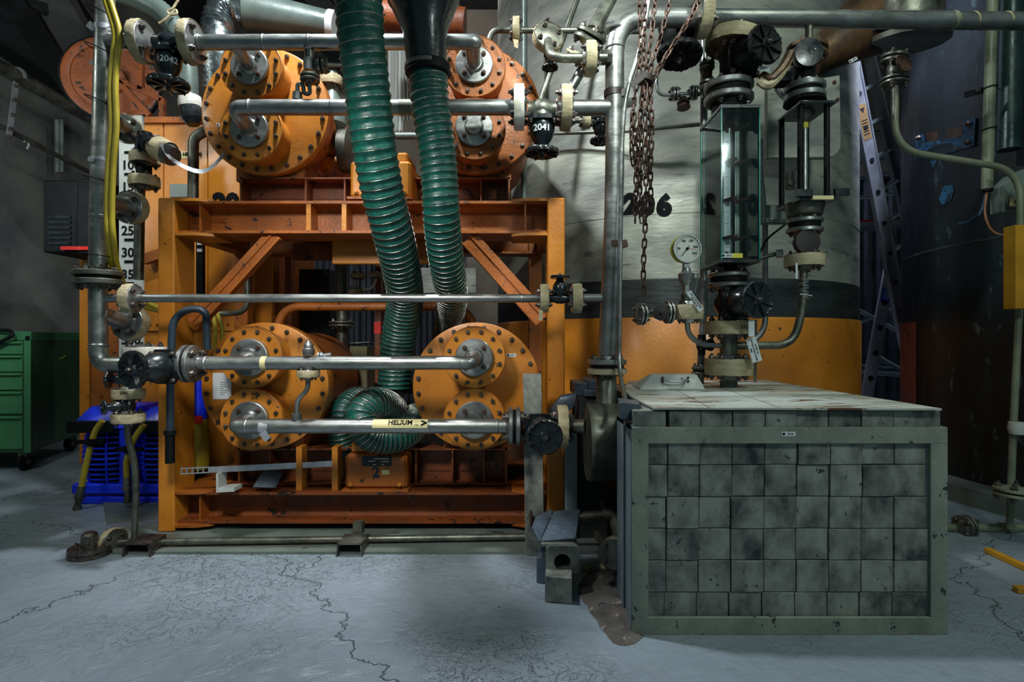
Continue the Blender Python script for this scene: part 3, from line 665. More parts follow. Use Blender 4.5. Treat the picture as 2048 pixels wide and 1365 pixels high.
# ================================================================== grey 206 tank
TC = V((1.19, 4.44, 0)); TR = 1.30
tk = thing('storage_tank', 'huge scratched grey tank numbered 206 with an orange base band', 'tank', TC)
b = B(); b.lathe([(1.13, TR), (4.6, TR), (4.75, TR-.1)], TC, Z, 96, cap=False); mk('shell', b, tank_m, tk)
b = B(); b.lathe([(1.03, TR+.001), (1.27, TR+.001)], TC, Z, 96, cap=False); mk('dark_lower_band', b, tank_k, tk)  # darker band round the shell just above the orange base
b = B(); b.lathe([(0, TR+.008), (1.035, TR+.012), (1.05, TR+.004), (1.055, TR)], TC, Z, 96, cap=False); mk('base_band', b, orange, tk)
b = B(); b.lathe([(1.63, TR), (1.633, TR+.003), (1.637, TR+.003), (1.64, TR)], TC, Z, 96, cap=False); b2 = mk('weld_seam', b, tank_m, tk)
def tankpt(px, py, off=.002):   # point on the tank shell along a ray
    dx = (px-1024)/F; A = dx*dx+1; Bq = -2*(dx*TC.x+TC.y); Cq = TC.x**2+TC.y**2-(TR+off)**2
    y = (-Bq-math.sqrt(Bq*Bq-4*A*Cq))/(2*A); return V((dx*y, y, CH-(py-682.5)/F*y))
def tanktext(s, px, py, size, m, bold):
    p = tankpt(px, py); a0 = math.atan2(p.y-TC.y, p.x-TC.x); z0 = p.z
    text(s, size, p, X, Z, m, tk, 'painted_number', bold=bold, bend=lambda q: V((TC.x+(TR+.003+q.z)*math.cos(a0+q.x/TR), TC.y+(TR+.003+q.z)*math.sin(a0+q.x/TR), z0+q.y)))
tanktext('2', 1262, 410, .150, ink, .0115); tanktext('0', 1294, 412, .150, ink, .0115); tanktext('6', 1328, 413, .150, ink, .0115)
# thin pipes lying on the tank face
run('thin_tube', 'thin tube crossing the grey tank face just below the 2041 valve', [P(1085, 268, 3.45), P(1260, 262, 3.10), P(1420, 247, 3.0)], .011, .05, steel_d, n=10)
run('vertical_tube', 'straight steel tube standing left of the glass-cased flow meter', [P(1408, -10, 2.85), P(1407, 640, 2.85), P(1400, 745, 2.85)], .018, .3, steel, n=14)
run('vertical_tube', 'kinked tube rising right of the glass-cased flow meter', [P(1521, 280, 2.85), P(1519, 345, 2.85), P(1530, 430, 2.85), P(1530, 660, 2.85), P(1500, 690, 2.85)], .0145, .12, steel, n=12)
run('upright_pipe', 'vertical grey-green pipe behind the upper right orange vessel', [P(1049, -20, 3.4), P(1048, 400, 3.4)], .018, 0, duct_m, n=12)
run('slanting_pipe', 'steel pipe slanting from the ceiling behind the 2041 valve', [P(1165, -30, 3.2), P(1085, 190, 3.2), P(1068, 260, 3.2)], .016, .05, steel_d, n=12)
run('slanting_pipe', 'thick steel pipe slanting down to a flange left of the riser elbow', [P(1235, -30, 2.7), P(1186, 62, 2.6)], .032, 0, steel_d, n=18)
run('slanting_pipe', 'short bright pipe slanting down to the valve 2041 from the taped flange', [P(1172, 125, 2.6), P(1138, 185, 2.6)], .022, 0, steel, n=16)
# cluster at (1000-1200, 20-160)
q = thing('branch_line', 'horizontal thin pipe with taped flanges left of the riser elbow', 'pipe', P(1040, 70, 2.8))
b = B(); b.tube(fillet([P(975, 90, 2.8), P(985, 60, 2.8), P(1020, 60, 2.8), P(1290, 62, 2.8)], .08), .0155, 14); mk('pipe', b, steel_d, q)
flanges(q, P(1032, 60, 2.8), X, .055, .035, tape, 4, steel_d, .01)
b = B(); b.prism([P(1026, 78, 2.73), P(1037, 80, 2.73), P(1036, 97, 2.73), P(1029, 94, 2.73)], (0, .002, 0)); mk('loose_tape_end', b, tape, q)
q = thing('branch_line', 'bent steel pipe from a front-facing taped flange round to the riser', 'pipe', P(1095, 110, 2.6))
flanges(q, P(1096, 76, 2.6), V((.25, -1, .2)), .066, .04, tape, 4, steel_d, .013, .02, phase=.4)
b = B(); b.tube(fillet([P(1096, 82, 2.58), P(1102, 116, 2.42), P(1175, 116, 2.42)], .07, 8), .0195, 16); mk('bent_pipe', b, steel_d, q)
flanges(q, P(1180, 118, 2.42), X, .066, .045, tape, 4, steel_d, .012)
q = thing('flange_joint', 'tilted taped flange pair under the slanting thick pipe', 'flange', P(1155, 115, 2.6))
flanges(q, P(1159, 118, 2.58), V((.5, -.5, .9)), .072, .03, None, 4, tape, .012); flanges(q, P(1180, 76, 2.62), V((.55, -.4, 1)), .075, .045, None, 4, steel_d, .015)
valve('small black valve hanging below the front-facing taped flange', P(1100, 108, 2.75), X, -Z, .03, .016, .07, .04, rbell=.02)
q = valve('small black valve hanging behind the riser pipe beside valve 2041', P(1200, 236, 2.75), X, V((0, -.1, -1)), .04, .018, .12, .05, rbell=.03)
q = thing('flange_joint', 'small taped flange left of the small hanging valve by the riser', 'flange', P(1177, 242, 2.75))
flanges(q, P(1172, 242, 2.75), X, .032, .04, tape, 4, steel_d, .008); b = B(); b.tube([P(1150, 242, 2.75), P(1200, 242, 2.75)], .012, 12); mk('pipe', b, steel_d, q)
valve('big black valve with a dark faceted handwheel hanging behind the chains', P(1360, 45, 2.62), X, V((-.08, -.22, -1)), .09, .045, .18, .10, bm_=blackm, rbell=.07)
# small line with two flanges at (1345,190)
q = thing('sample_line', 'thin tube looping to a pair of small rusty flanges and knob on the tank face', 'pipe', P(1350, 200, 2.8))
b = B(); b.tube(fillet([P(1318, 140, 2.8), P(1312, 160, 2.8), P(1316, 190, 2.8), P(1345, 191, 2.8)], .06), .008, 10); mk('bent_tube', b, steel, q)
flanges(q, P(1349, 188, 2.8), X, .035, .022, None, 4, steel, .009); flanges(q, P(1387, 186, 2.8), X, .036, .022, None, 4, steel, .009)
b = B(); b.tube([P(1345, 188, 2.8), P(1440, 186, 2.8)], .008, 10); mk('tube', b, steel, q)
b = B(); b.lathe([(0, .018), (.02, .022), (.024, .03), (.03, .031), (.034, .016), (.044, .016), (.047, .032), (.055, .032)], P(1366, 196, 2.8), V((0, -.2, -1)), 20); mk('knob', b, bolt_r, q)
q = thing('flange_joint', 'two small flanges on the straight tube above the glass case', 'flange', P(1412, 165, 2.7))
flanges(q, P(1414, 132, 2.7), Z, .035, .03, None, 4, steel_d, .009); flanges(q, P(1414, 170, 2.7), Z, .036, .034, None, 4, steel, .009)
b = B(); b.lathe([(0, .012), (.03, .024), (.06, .024), (.09, .012)], P(1414, 168, 2.7), Z, 16); mk('body', b, bolt_r, q)
# ================================================================== glass flow meter
GX0, GX1, GY0, GY1 = P(1443, 0, 2.45).x, P(1519, 0, 2.45).x, 2.45, 2.72
GZ0, GZ1 = P(0, 519, 2.45).z, P(0, 216, 2.45).z
gm = thing('flow_meter', 'tall flow meter inside a teal-edged glass case', 'flow meter', ((GX0+GX1)/2, 2.58, GZ0))
for nm, z in (('top_plate', GZ1), ('bottom_plate', GZ0-.014)):
    b = B(); b.box(GX0-.004, GX1+.004, GY0-.004, GY1+.004, z, z+.014); mk(nm, b, black, gm)
for (x0, x1, y0, y1) in ((GX0, GX1, GY0, GY0+.005), (GX0, GX0+.005, GY0+.006, GY1), (GX1-.005, GX1, GY0+.006, GY1), (GX0+.006, GX1-.006, GY1-.005, GY1)):
    b = B(); b.box(x0, x1, y0, y1, GZ0, GZ1); mk('glass_pane', b, glass, gm)
for x, y in ((GX0, GY0), (GX0, GY1), (GX1, GY0), (GX1, GY1)):
    b = B(); b.box(x-.002, x+.003, y-.002, y+.003, GZ0, GZ1); mk('glass_edge', b, edge, gm)
gx = (GX0+GX1)/2; gy = 2.585
b = B(); b.cyl((gx, gy, GZ0), (gx, gy, GZ1), .012); mk('measuring_tube', b, steel, gm)
b = B(); b.box(gx-.032, gx-.004, gy-.03, gy-.027, GZ0+.05, GZ1-.07); sc = mk('scale_strip', b, label_w, gm)
b = B()
for k in range(46): b.box(gx-(.026 if k % 5 == 0 else .018), gx-.008, gy-.0312, gy-.0305, GZ0+.07+k*.0105, GZ0+.0715+k*.0105)
mk('scale_marks', b, ink, sc, kind='stuff')
for x in (GX0+.03, GX1-.03):
    b = B(); b.box(x-.005, x+.005, 2.66, 2.67, GZ0, GZ1); mk('support_rod', b, blackm, gm)
for k, py in enumerate((225, 297, 375, 452, 494)):
    z = P(0, py+20, 2.5).z; b = B(); b.bar((GX0+.02, 2.66, z), (gx+.0, 2.50, z+.0), .022, .012, Z); b.bar((gx+.01, 2.62, z), (GX1-.015, 2.52, z), .022, .012, Z); cb_ = mk('clamp_arm', b, red if k in (9,) else bolt_r, gm, kind='stuff')
sticker(gm, (GX0+.024, GY0, GZ0+.016), .046, .018); sticker(gm, (GX0+.069, GY0, GZ0+.016), .044, .020, label_y, bars=False)
b = B(); b.box(GX0+.10, GX0+.14, 2.66, 2.662, GZ0+.07, GZ0+.18); mk('paper_note', b, label_w, gm)
# column above and below the glass case
GC = V((gx, gy, 0))
def gz(py, d=2.585): return P(0, py, d).z
col = thing('column_pipe', 'central steel column pipe with taped flanges standing on the lead box', 'pipe', (gx, gy, .71))
b = B(); b.cyl((gx, gy, .712), (gx, gy, gz(640)), .038); mk('pipe', b, steel_d, col)
for (py, w_, tp, m, r) in ((734, .075, tape, steel, .098), (656, .06, tape, steel, .098)):
    flanges(col, (gx, gy, gz(py)), Z, r, w_, tp, 6, m, .014, .045)
flanges(col, (gx, gy, gz(561)), Z, .092, .064, None, 6, steel, .014, .04, gap=.42); b = B(); b.cyl((gx, gy, gz(548)), (gx, gy, GZ0-.014), .035); b.cyl((gx, gy, gz(575)), (gx, gy, gz(660)), .04); mk('pipe', b, blackm, col)
text('577', .022, (gx+.03, gy-.103, gz(656)), X, Z, ink, col, 'marker_number')
valve('black valve with a glossy plastic-covered handwheel below the glass case', (gx, gy, gz(607)), Z, V((.30, -1, .02)), .07, .048, .19, .080, rbell=.062)
ac = thing('flange_joint', 'stacked steel flanges on top of the glass case under a black valve', 'flange', (gx, gy, GZ1))
flanges(ac, (gx, gy, gz(187)), Z, .108, .085, None, 6, steel, .014, .05, gap=.35); b = B(); b.cyl((gx, gy, GZ1+.014), (gx, gy, gz(190)), .075); mk('collar', b, blackm, ac)
valve('black valve above the glass case with a large front handwheel', (gx+.03, gy, gz(130)), Z, V((.33, -1, .02)), .10, .05, .19, .084, bm_=blackm, rbell=.07)
ac = thing('flange_joint', 'big tan-taped flange hanging from the top header pipe', 'flange', (gx, gy, gz(92)))
flanges(ac, (gx+.02, gy, gz(84)), V((.12, 0, 1)), .115, .06, tape, 6, rust, .014, .04)
# pressure gauge group
gd = 2.4; pg = thing('pressure_gauge', 'round white-faced pressure gauge with numerals up to 250', 'gauge', P(1376, 600, gd)); gc = P(1374, 498, gd)
gax = V((.05, -1, 0)).normalized(); gu, gv, _ = basis(gax)
b = B(); b.lathe([(-.035, .057), (-.004, .060), (.004, .062), (.008, .060), (.008, .055), (.002, .0545)], gc, gax, 44); mk('case', b, steel, pg)
b = B(); b.lathe([(.0, .0545), (.0025, .0545)], gc, gax, 40); di = mk('dial', b, dial_m, pg)
rx = V((1, .05, 0)).normalized()
for k, s in enumerate(('50', '100', '150', '200', '250')):
    a = math.radians((180, 117, 65, 13, -32)[k]); text(s, .0135, gc+gax*.003+(rx*math.cos(a)+Z*math.sin(a))*.036, rx, Z, ink, di, 'dial_numeral', ext=.0002, bold=.0003)
b = B()
for k in range(41):
    a = math.radians(225-270*k/40); dr = rx*math.cos(a)+Z*math.sin(a); b.bar(gc+gax*.003+dr*(.044 if k % 4 else .040), gc+gax*.003+dr*.050, .0009, .0006, gax)
mk('dial_marks', b, ink, di, kind='stuff')
b = B(); a = math.radians(232); dr = rx*math.cos(a)+Z*math.sin(a); b.bar(gc+gax*.005-dr*.014, gc+gax*.005+dr*.040, .003, .001, gax); b.lathe([(.003, .006), (.007, .006)], gc, gax, 12); mk('needle', b, ink, di)
b = B(); b.bar(gc+gax*.0045, gc+gax*.0045+(rx-Z*.08)*.045, .0014, .0006, gax); mk('red_marker', b, red, di)
b = B(); b.lathe([(-.03, .058), (-.012, .0615)], gc-rx*.004, gax, 40); mk('yellow_band', b, label_y, pg)
b = B(); b.box(gc.x-.012, gc.x+.012, gc.y-.0, gc.y+.024, gc.z-.085, gc.z-.058); b.lathe([(0, .016), (.02, .03), (.05, .034), (.06, .02), (.075, .016)], (gc.x, gc.y+.01, gc.z-.155), Z, 20)
b.lathe([(0, .0175), (.035, .0175)], (gc.x, gc.y+.01, gc.z-.19), Z, 6); mk('stem_fitting', b, steel, pg)
b = B(); b.cyl((gc.x-.003, gc.y+.01, P(0, 612, gd).z), (gc.x-.003, gc.y+.01, gc.z-.19), .019); mk('stem_pipe', b, steel_d, pg)
b = B(); b.tube(fillet([(gc.x, gc.y-.01, gc.z-.10), (gc.x+.045, gc.y-.01, gc.z-.105), (gc.x+.03, gc.y-.01, gc.z-.185)], .01), .003, 8); mk('wire_handle', b, steel, pg)
gq = thing('flange_joint', 'wide crumpled-taped flange under the pressure gauge', 'flange', P(1377, 640, gd))
flanges(gq, P(1377, 625, gd), Z, .055, .062, tape, 4, steel, .010)
b = B(); b.tube(fillet([P(1374, 640, gd), P(1376, 668, 2.45), P(1400, 690, 2.5), P(1440, 692, 2.56)], .07), .0115, 12); mk('bent_tube', b, steel, gq)
gq = thing('side_outlet', 'small rusty valve and blind flange pointing left below the gauge', 'valve', P(1310, 640, gd))
flanges(gq, P(1282, 629, gd), V((1, .25, 0)), .046, .026, None, 4, steel, .009); flanges(gq, P(1337, 625, gd), V((1, .15, 0)), .048, .024, None, 4, steel, .009)
b = B(); b.tube([P(1284, 628, gd), P(1350, 625, gd)], .015, 12); mk('pipe', b, steel_d, gq)
b = B(); b.lathe([(-.02, .02), (.035, .024), (.04, .034), (.052, .034), (.056, .01)], P(1316, 627, gd), -Y, 8); b.lathe([(.056, .008), (.066, .006)], P(1316, 627, gd), -Y, 10); mk('knob', b, brownr, gq)
# tags
def tag(name, label, c, w_, h, ang, lines, m=label_w, cat='tag', dy=0):
    ux = V((math.cos(ang), dy, math.sin(ang))).normalized(); uy = V((-math.sin(ang), 0, math.cos(ang))); n = ux.cross(uy)
    c = V(c); b = B(); b.ob(c-ux*w_/2-uy*h/2, ux*w_, uy*h, n*.0012); t = thing(name, label, cat, c-uy*h/2); mk('plate', b, m, t, bevel=.0004)
    for k, (s, sz, off) in enumerate(lines): text(s, sz, c+n*.0016+uy*off[1]+ux*off[0], ux, uy, ink, t, ext=.0002, bold=.0002)
    b = B(); b.tube(fillet([c+ux*w_*.44, c+ux*(w_*.55)+Z*.01+n*.01, c+ux*w_*.45+Z*.05], .01, 4), .0008, 6); mk('wire_loop', b, steel, t)
tag('hanging_tag', 'white tag with small print hanging at an angle from the gauge stem', P(1390, 603, 2.33), S(46, 2.33), S(11, 2.33), math.radians(124), [('ARGON SUPPLY TO 206', .0085, (0, .004)), ('HEAVY WATER LINE', .0085, (0, -.006))] if 0 else [('No 2046 FEED', .0075, (0, .005)), ('HELIUM LINE TO TOP', .0075, (0, -.005))])
tag('hanging_tag', 'white tag reading helium purification unit hanging below the taped flange', P(1508, 700, 2.45), S(50, 2.45), S(20, 2.45), math.radians(106), [('No 206 IN', .010, (0, -.012)), ('HELIUM PURIFICATION UNIT', .0078, (0, 0)), ('PIPE', .010, (0, .012))])
tag('hanging_tag', 'blank bright white tag hanging below the glossy handwheel', P(1503, 657, 2.42), S(33, 2.42), S(12, 2.42), math.radians(90), [])
tag('hanging_tag', 'narrow white tag hanging edge-on below the brown plug', P(1593, 542, 2.48), S(32, 2.48), S(4, 2.48), math.radians(90), [])
# ================================================================== second flow meter with black rods
RX, RY = P(1609, 0, 2.6).x, 2.6; rz0, rz1 = P(0, 398, 2.52).z, P(0, 212, 2.52).z
rm = thing('flow_meter', 'open flow meter tube between square black plates on four black rods', 'flow meter', (RX, RY, rz0))
for nm, z in (('top_plate', rz1), ('bottom_plate', rz0-.012)):
    b = B(); b.box(RX-.075, RX+.085, RY-.11, RY+.11, z, z+.014); mk(nm, b, black, rm, bevel=.003)
for dx in (-.062, .055):
    for dy in (-.085, .09):
        b = B(); b.cyl((RX+dx, RY+dy, rz0), (RX+dx, RY+dy, rz1), .0125, n=16); mk('rod', b, blackm, rm)
b = B(); b.cyl((RX, RY, rz0), (RX, RY, rz1), .015, n=20); tu = mk('measuring_tube', b, steel, rm)
for z0, z1 in ((rz1-.07, rz1-.045), (rz0+.02, rz0+.032)): b = B(); b.lathe([(0, .0165), (z1-z0, .0165)], (RX, RY, z0), Z, 20); mk('yellow_band', b, label_y, tu)
b = B(); b.lathe([(0, .02), (.03, .035), (.045, .045)], (RX, RY, rz1-.045), Z, 20); mk('seat', b, steel_d, rm)
b = B(); b.box(RX-.10, RX-.03, RY-.13, RY-.11, rz0, rz0+.03); mk('clamp_block', b, black, rm); b = B(); b.box(RX+.07, RX+.13, RY-.13, RY-.11, rz0+.004, rz0+.034); mk('clamp_block', b, black, rm)
b = B(); b.box(RX-.03, RX+.06, RY-.13, RY-.112, rz0-.014, rz0+.002); mk('brass_bar', b, label_c, rm)
lw = thing('flange_joint', 'rusty steel flange stack with a cone, under the open flow meter', 'flange', (RX, RY, P(0, 470, 2.6).z))
b = B(); b.lathe([(0, .05), (.02, .075), (.07, .085), (.075, .085)], (RX, RY, P(0, 440, 2.6).z), Z, 28); mk('cone', b, steel_d, lw)
flanges(lw, (RX, RY, P(0, 452, 2.6).z), Z, .078, .062, None, 6, steel, .011, .04, gap=.4)
b = B(); b.cyl((RX, RY, P(0, 520, 2.6).z), (RX, RY, P(0, 460, 2.6).z), .032); mk('body', b, brownr, lw)
b = B(); b.lathe([(.02, .05), (.055, .058), (.062, .055), (.064, .02)], (RX-.015, RY, P(0, 488, 2.6).z), -Y, 32); mk('brown_plug', b, brownr, lw)
lw = thing('return_pipe', 'steel pipe curving from the torn-taped flange down to the central column', 'pipe', (RX, RY, P(0, 692, 2.6).z))
flanges(lw, (RX, RY, P(0, 522, 2.6).z), Z, .080, .055, tape, 6, steel_d, .012)
b = B(); b.tube(fillet([(RX-.005, RY, P(0, 530, 2.6).z), P(1606, 620, 2.6), P(1585, 691, 2.6), V((gx+.03, gy, P(0, 692, 2.6).z))], [.3, .2], 12), .0175, 16); mk('pipe', b, steel_d, lw)
b = B()
for k in range(7): b.lathe([(-.004, .0185), (0, .0215), (.004, .0185)], (RX-.003, RY, P(0, 560+k*6, 2.6).z), V((.2*(-1)**k, .1, 1)), 16)
b.bar(P(1600, 588, 2.57), P(1625, 592, 2.56), .004, .002); mk('cling_film_wrap', b, alu, lw, kind='stuff')
up = thing('flange_joint', 'steel and rusty flange stack on top of the open flow meter', 'flange', (RX, RY, rz1+.014))
flanges(up, (RX, RY, P(0, 186, 2.6).z), Z, .088, .07, None, 6, steel, .012, .05); b = B(); b.lathe([(0, .03), (.03, .09), (.035, .09)], (RX, RY, rz1+.014), Z, 28); mk('cone', b, blackm, up)
flanges(up, (RX+.01, RY, P(0, 105, 2.6).z), V((.1, 0, 1)), .088, .05, None, 6, rust, .012); b = B(); b.cyl((RX, RY, P(0, 165, 2.6).z), (RX, RY, P(0, 105, 2.6).z), .045); mk('body', b, blackm, up)
b = B(); b.lathe([(.03, .055), (.07, .064), (.082, .06), (.085, .03)], (RX-.012, RY, P(0, 118, 2.6).z), V((-.1, -1, -.1)), 36); cp = mk('round_cap', b, black, up); b = B(); b.lathe([(0, .004), (.002, .004)], (RX, RY-.09, P(0, 118, 2.6).z), -Y, 8); mk('cap_stud', b, steel, cp)
text('10', .018, (RX+.0, RY-.075, P(0, 142, 2.6).z), X, Z, label_w, up)
for (cx, cy, a, lb) in ((1556, 140, .5, 'torn tan strap with a white tag between the two flow meters'), (1560, 128, -.5, 'rusty bent strap beside the round black cap')):
    b = B(); b.tube(fillet([P(cx-36, cy+22, 2.5), P(cx-20, cy+34, 2.48), P(cx+6, cy+8, 2.5), P(cx+20, cy-22, 2.52)], .05), .020, 8); mk('tape_strap', b, tape if a > 0 else rust, label=lb, cat='strap')
    if a > 0: sticker(bpy.data.objects['tape_strap'], P(cx-28, cy-2, 2.455), .05, .02, bars=False, ux=V((1, 0, -.15)), uy=V((.15, 0, 1)))
run('curved_hose', 'grey curved hose from a dark block down to the open flow meter', [P(1548, 160, 2.72), P(1556, 185, 2.72), P(1588, 212, 2.72)], .012, .04, alu, n=10)
b = B(); b.box(P(1552, 0, 2.6).x, P(1580, 0, 2.6).x, 2.58, 2.66, P(0, 165, 2.6).z, P(0, 146, 2.6).z); mk('terminal_block', b, blackm, label='small dark block with a cream label between the flow meters', cat='block')
# rounded grey inspection plate behind
b = B(); pts = [P(1535, 175, 2.95), P(1680, 150, 2.95), P(1682, 285, 2.95)]
for k in range(7): a = -k*PI/12; pts.append(P(1655+27*math.cos(a), 288-27*math.sin(a), 2.95))
pts.append(P(1535, 316, 2.95)); b.prism(pts, (0, .04, 0)); ip = mk('inspection_plate', b, tank_m, label='flat grey plate with one rounded corner behind the two flow meters', cat='plate', bevel=.003)
me = boltmesh(.010, 0, bolt_r)
for px, py in ((1674, 200), (1655, 298), (1668, 165)): inst('bolt', me, ip, mtx(P(px, py, 2.95), X, -Z, -Y))
b = B(); b.box(P(1524, 0, 2.8).x, P(1600, 0, 2.8).x, 2.8, 2.84, P(0, 447, 2.8).z, P(0, 410, 2.8).z); jb = mk('junction_box', b, plas, label='small grey box with a sticker left of the rusty flange stack', cat='box', bevel=.004); sticker(jb, P(1537, 440, 2.8), .045, .018)
b = B(); b.box(P(1574, 0, 2.8).x, P(1592, 0, 2.8).x, 2.78, 2.82, P(0, 378, 2.8).z, P(0, 345, 2.8).z); b.lathe([(0, .015), (.012, .015)], P(1581, 366, 2.78), -Y, 16); mk('wall_clamp', b, steel_d, label='small bolted clamp seen between the black rods', cat='clamp')
q = thing('small_valve', 'little bright valve stub poking out right of the glass case foot', 'valve', P(1550, 510, 2.75))
b = B(); b.tube([P(1515, 518, 2.75), P(1565, 505, 2.75)], .010, 12); mk('tube', b, steel_d, q); b = B(); b.lathe([(0, .02), (.03, .02)], P(1552, 508, 2.74), V((1, -.4, 0)), 12); mk('cap', b, steel, q)
run('black_cable', 'thin black cable drooping from the grey box to the little valve stub', [P(1570, 450, 2.8), P(1530, 480, 2.8), P(1515, 520, 2.8)], .005, .06, blackm, n=8)
# small dark valve cluster left of the column, low
q = valve('small dark valve low behind the column pipe on the thin tube', P(1403, 690, 2.8), Z, V((.5, -1, 0)), .05, .018, .06, .03, bm_=blackm, rbell=.022)
q = thing('flange_joint', 'pair of small dark flanges on the thin tube just above the lead box cover', 'flange', P(1402, 765, 2.8))
flanges(q, P(1402, 742, 2.8), Z, .045, .04, None, 4, steel_d, .01); b = B(); b.tube([P(1403, 705, 2.8), P(1402, 768, 2.8)], .014, 12); mk('pipe', b, steel_d, q)
run('thin_rod', 'thin dark rod standing right of the column pipe', [P(1511, 640, 2.85), P(1510, 765, 2.85)], .008, 0, steel_d, n=8)
# ================================================================== rusty cone top right
rc = thing('cone_hopper', 'large rusty brown cone vessel with big ring flanges at the top right', 'hopper', P(1700, 120, 3.1))
a0, a1 = P(1800, 5, 3.15), P(1560, 165, 3.05); ax = (a1-a0).normalized()
b = B(); b.lathe([(0, .20), (.10, .215), (.55, .10), (.68, .085)], a0, ax, 40); mk('cone', b, rust, rc)
fc = P(1815, 60, 3.0)
for k, (dz, r) in enumerate(((-.0, .19), (.055, .20))):
    b = B(); b.lathe([(0, r), (.025, r+.004), (.03, r)], fc+Z*(dz-.07), V((0, -.12, 1)), 48); mk('ring_flange', b, steel_d, rc)
b = B(); b.lathe([(0, .16), (.5, .17)], fc, Z, 40); mk('neck', b, steel_d, rc)
sticker(rc, P(1706, 120, 2.84), .045, .016, ux=V((1, 0, .5)), uy=V((-.5, 0, 1)))
for i, (x0, y0, x1, y1, m) in enumerate(((1560, 16, 1640, -20, red), (1625, 22, 1700, -25, orange_r), (1585, 20, 1660, -18, bluep))):
    b = B(); b.bar(P(x0, y0, 3.6), P(x1, y1, 3.8), .05, .05); mk('roof_strut', b, m, label=('red', 'dull orange', 'blue')[i]+' painted strut crossing above the top right header pipe', cat='strut')
# ================================================================== chains
def link_mesh():
    b = B(); pts = []; w_, h = .0072, .0125
    for k in range(6): a = -PI/2+PI*k/5; pts.append(V((w_*math.sin(a)*1, 0, h+w_*math.cos(a))))
    for k in range(6): a = PI/2+PI*k/5; pts.append(V((w_*math.sin(a), 0, -h+w_*math.cos(a))))
    b.tube(pts, .0032, 6, closed=True); return mesh('link', b, chain_m, ang=60)
LK = link_mesh(); PITCH = .030
def chain(label, pts):
    p = spline(pts, 14); d = [0]
    for i in range(1, len(p)): d.append(d[-1]+(p[i]-p[i-1]).length)
    t = thing('hoist_chain', label, 'chain', p[-1], 'rusty hoist chains tied in one bundle'); n = int(d[-1]/PITCH); j = 0
    for k in range(n):
        s = (k+.5)*PITCH
        while d[j+1] < s: j += 1
        f = (s-d[j])/(d[j+1]-d[j]); c = p[j].lerp(p[j+1], f); a = (p[j+1]-p[j]).normalized()
        u, v, _ = basis(a); q = (PI/2*(k % 2))+.5+random.uniform(-.25, .25); x = u*math.cos(q)+v*math.sin(q)
        inst('link', LK, t, mtx(c, x, a.cross(x), a))
CD = 2.2
chain('rusty chain furthest left, ending beside the painted 2', [P(1277, -20, CD), P(1281, 60, CD), P(1277, 150, CD), P(1268, 210, CD), P(1272, 330, CD), P(1270, 455, CD)])
chain('longest rusty chain hanging lowest, to a loose end above the small flange', [P(1312, -20, CD-.02), P(1304, 60, CD-.02), P(1292, 150, CD-.02), P(1290, 250, CD-.02), P(1292, 400, CD-.02), P(1287, 530, CD-.02), P(1287, 597, CD-.02)])
chain('rusty chain ending right of the others beside the painted 6', [P(1345, -20, CD), P(1325, 60, CD), P(1300, 150, CD), P(1304, 250, CD), P(1301, 350, CD), P(1303, 425, CD)])
chain('rusty chain slanting down from the upper right into the bundle', [P(1412, -20, CD+.03), P(1365, 60, CD+.03), P(1318, 140, CD+.03), P(1284, 200, CD+.03), P(1282, 300, CD+.03), P(1279, 440, CD+.03)])
chain('second rusty chain slanting from the upper right, nearest the taped flange', [P(1398, -20, CD+.01), P(1385, 30, CD+.01), P(1340, 100, CD+.01), P(1306, 160, CD+.01), P(1297, 240, CD+.04), P(1294, 340, CD+.04), P(1276, 350, CD+.04), P(1263, 300, CD), P(1265, 210, CD)])
chain('rusty chain dropping behind the long one from the top edge', [P(1290, -20, CD+.06), P(1288, 80, CD+.06), P(1284, 180, CD+.06), P(1276, 300, CD+.06), P(1280, 400, CD+.06), P(1284, 450, CD+.04)])
b = B(); b.lathe([(-.012, .036), (.010, .038)], P(1288, 158, CD), V((.2, 0, 1)), 24); b.bar(P(1262, 172, CD-.03), P(1285, 152, CD-.035), .025, .003); mk('rubber_strap', b, brownr, label='dark brown rubber strap tying the chain bundle together', cat='strap')
# ================================================================== lead shielding box
d0 = 1.78
def lx(px, d=d0): return P(px, 0, d).x
def lz(py, d=d0): return P(0, py, d).z
lb = thing('shielding_box', 'pale green steel-framed box filled with stacked lead bricks', 'box', (lx(1580), d0+.5, 0))
b = B(); O = (lx(1265), lx(1896), lz(1272), lz(855)); I = (lx(1297), lx(1862), lz(1236), lz(888))
for (x0, x1, z0, z1, nm) in ((O[0], O[1], I[3], O[3], 'top_rail'), (O[0], O[1], 0, I[2], 'bottom_rail'), (O[0], I[0], I[2], I[3], 'left_stile'), (I[1], O[1], I[2], I[3], 'right_stile')):
    b = B(); b.box(x0, x1, d0, d0+.012, z0, z1); mk(nm, b, frame_p, lb, bevel=.0015)
b = B(); b.box(I[1]-.002, O[1], d0+.012, d0+.10, 0, O[3]); mk('right_side_leg', b, side_p, lb)
for (y0, y1) in ((d0+.012, d0+.095), (d0+.135, d0+.25)):
    b = B(); b.box(O[0]-.002, O[0]+.008, y0, y1, 0, lz(852)-(.0 if y0 < 1.85 else -.0)); mk('side_angle', b, side_p, lb)
b = B(); b.box(O[0]+.010, O[0]+.02, d0+.09, d0+.14, 0, lz(885)); mk('slot_shade_sheet', b, blackm, lb)  # black sheet added for the shade inside the side slot
b = B(); b.box(O[0]-.002, O[0]+.05, d0+.01, d0+.25, lz(862), lz(853)); mk('side_top_plate', b, side_p, lb)
rng2 = random.Random(3)
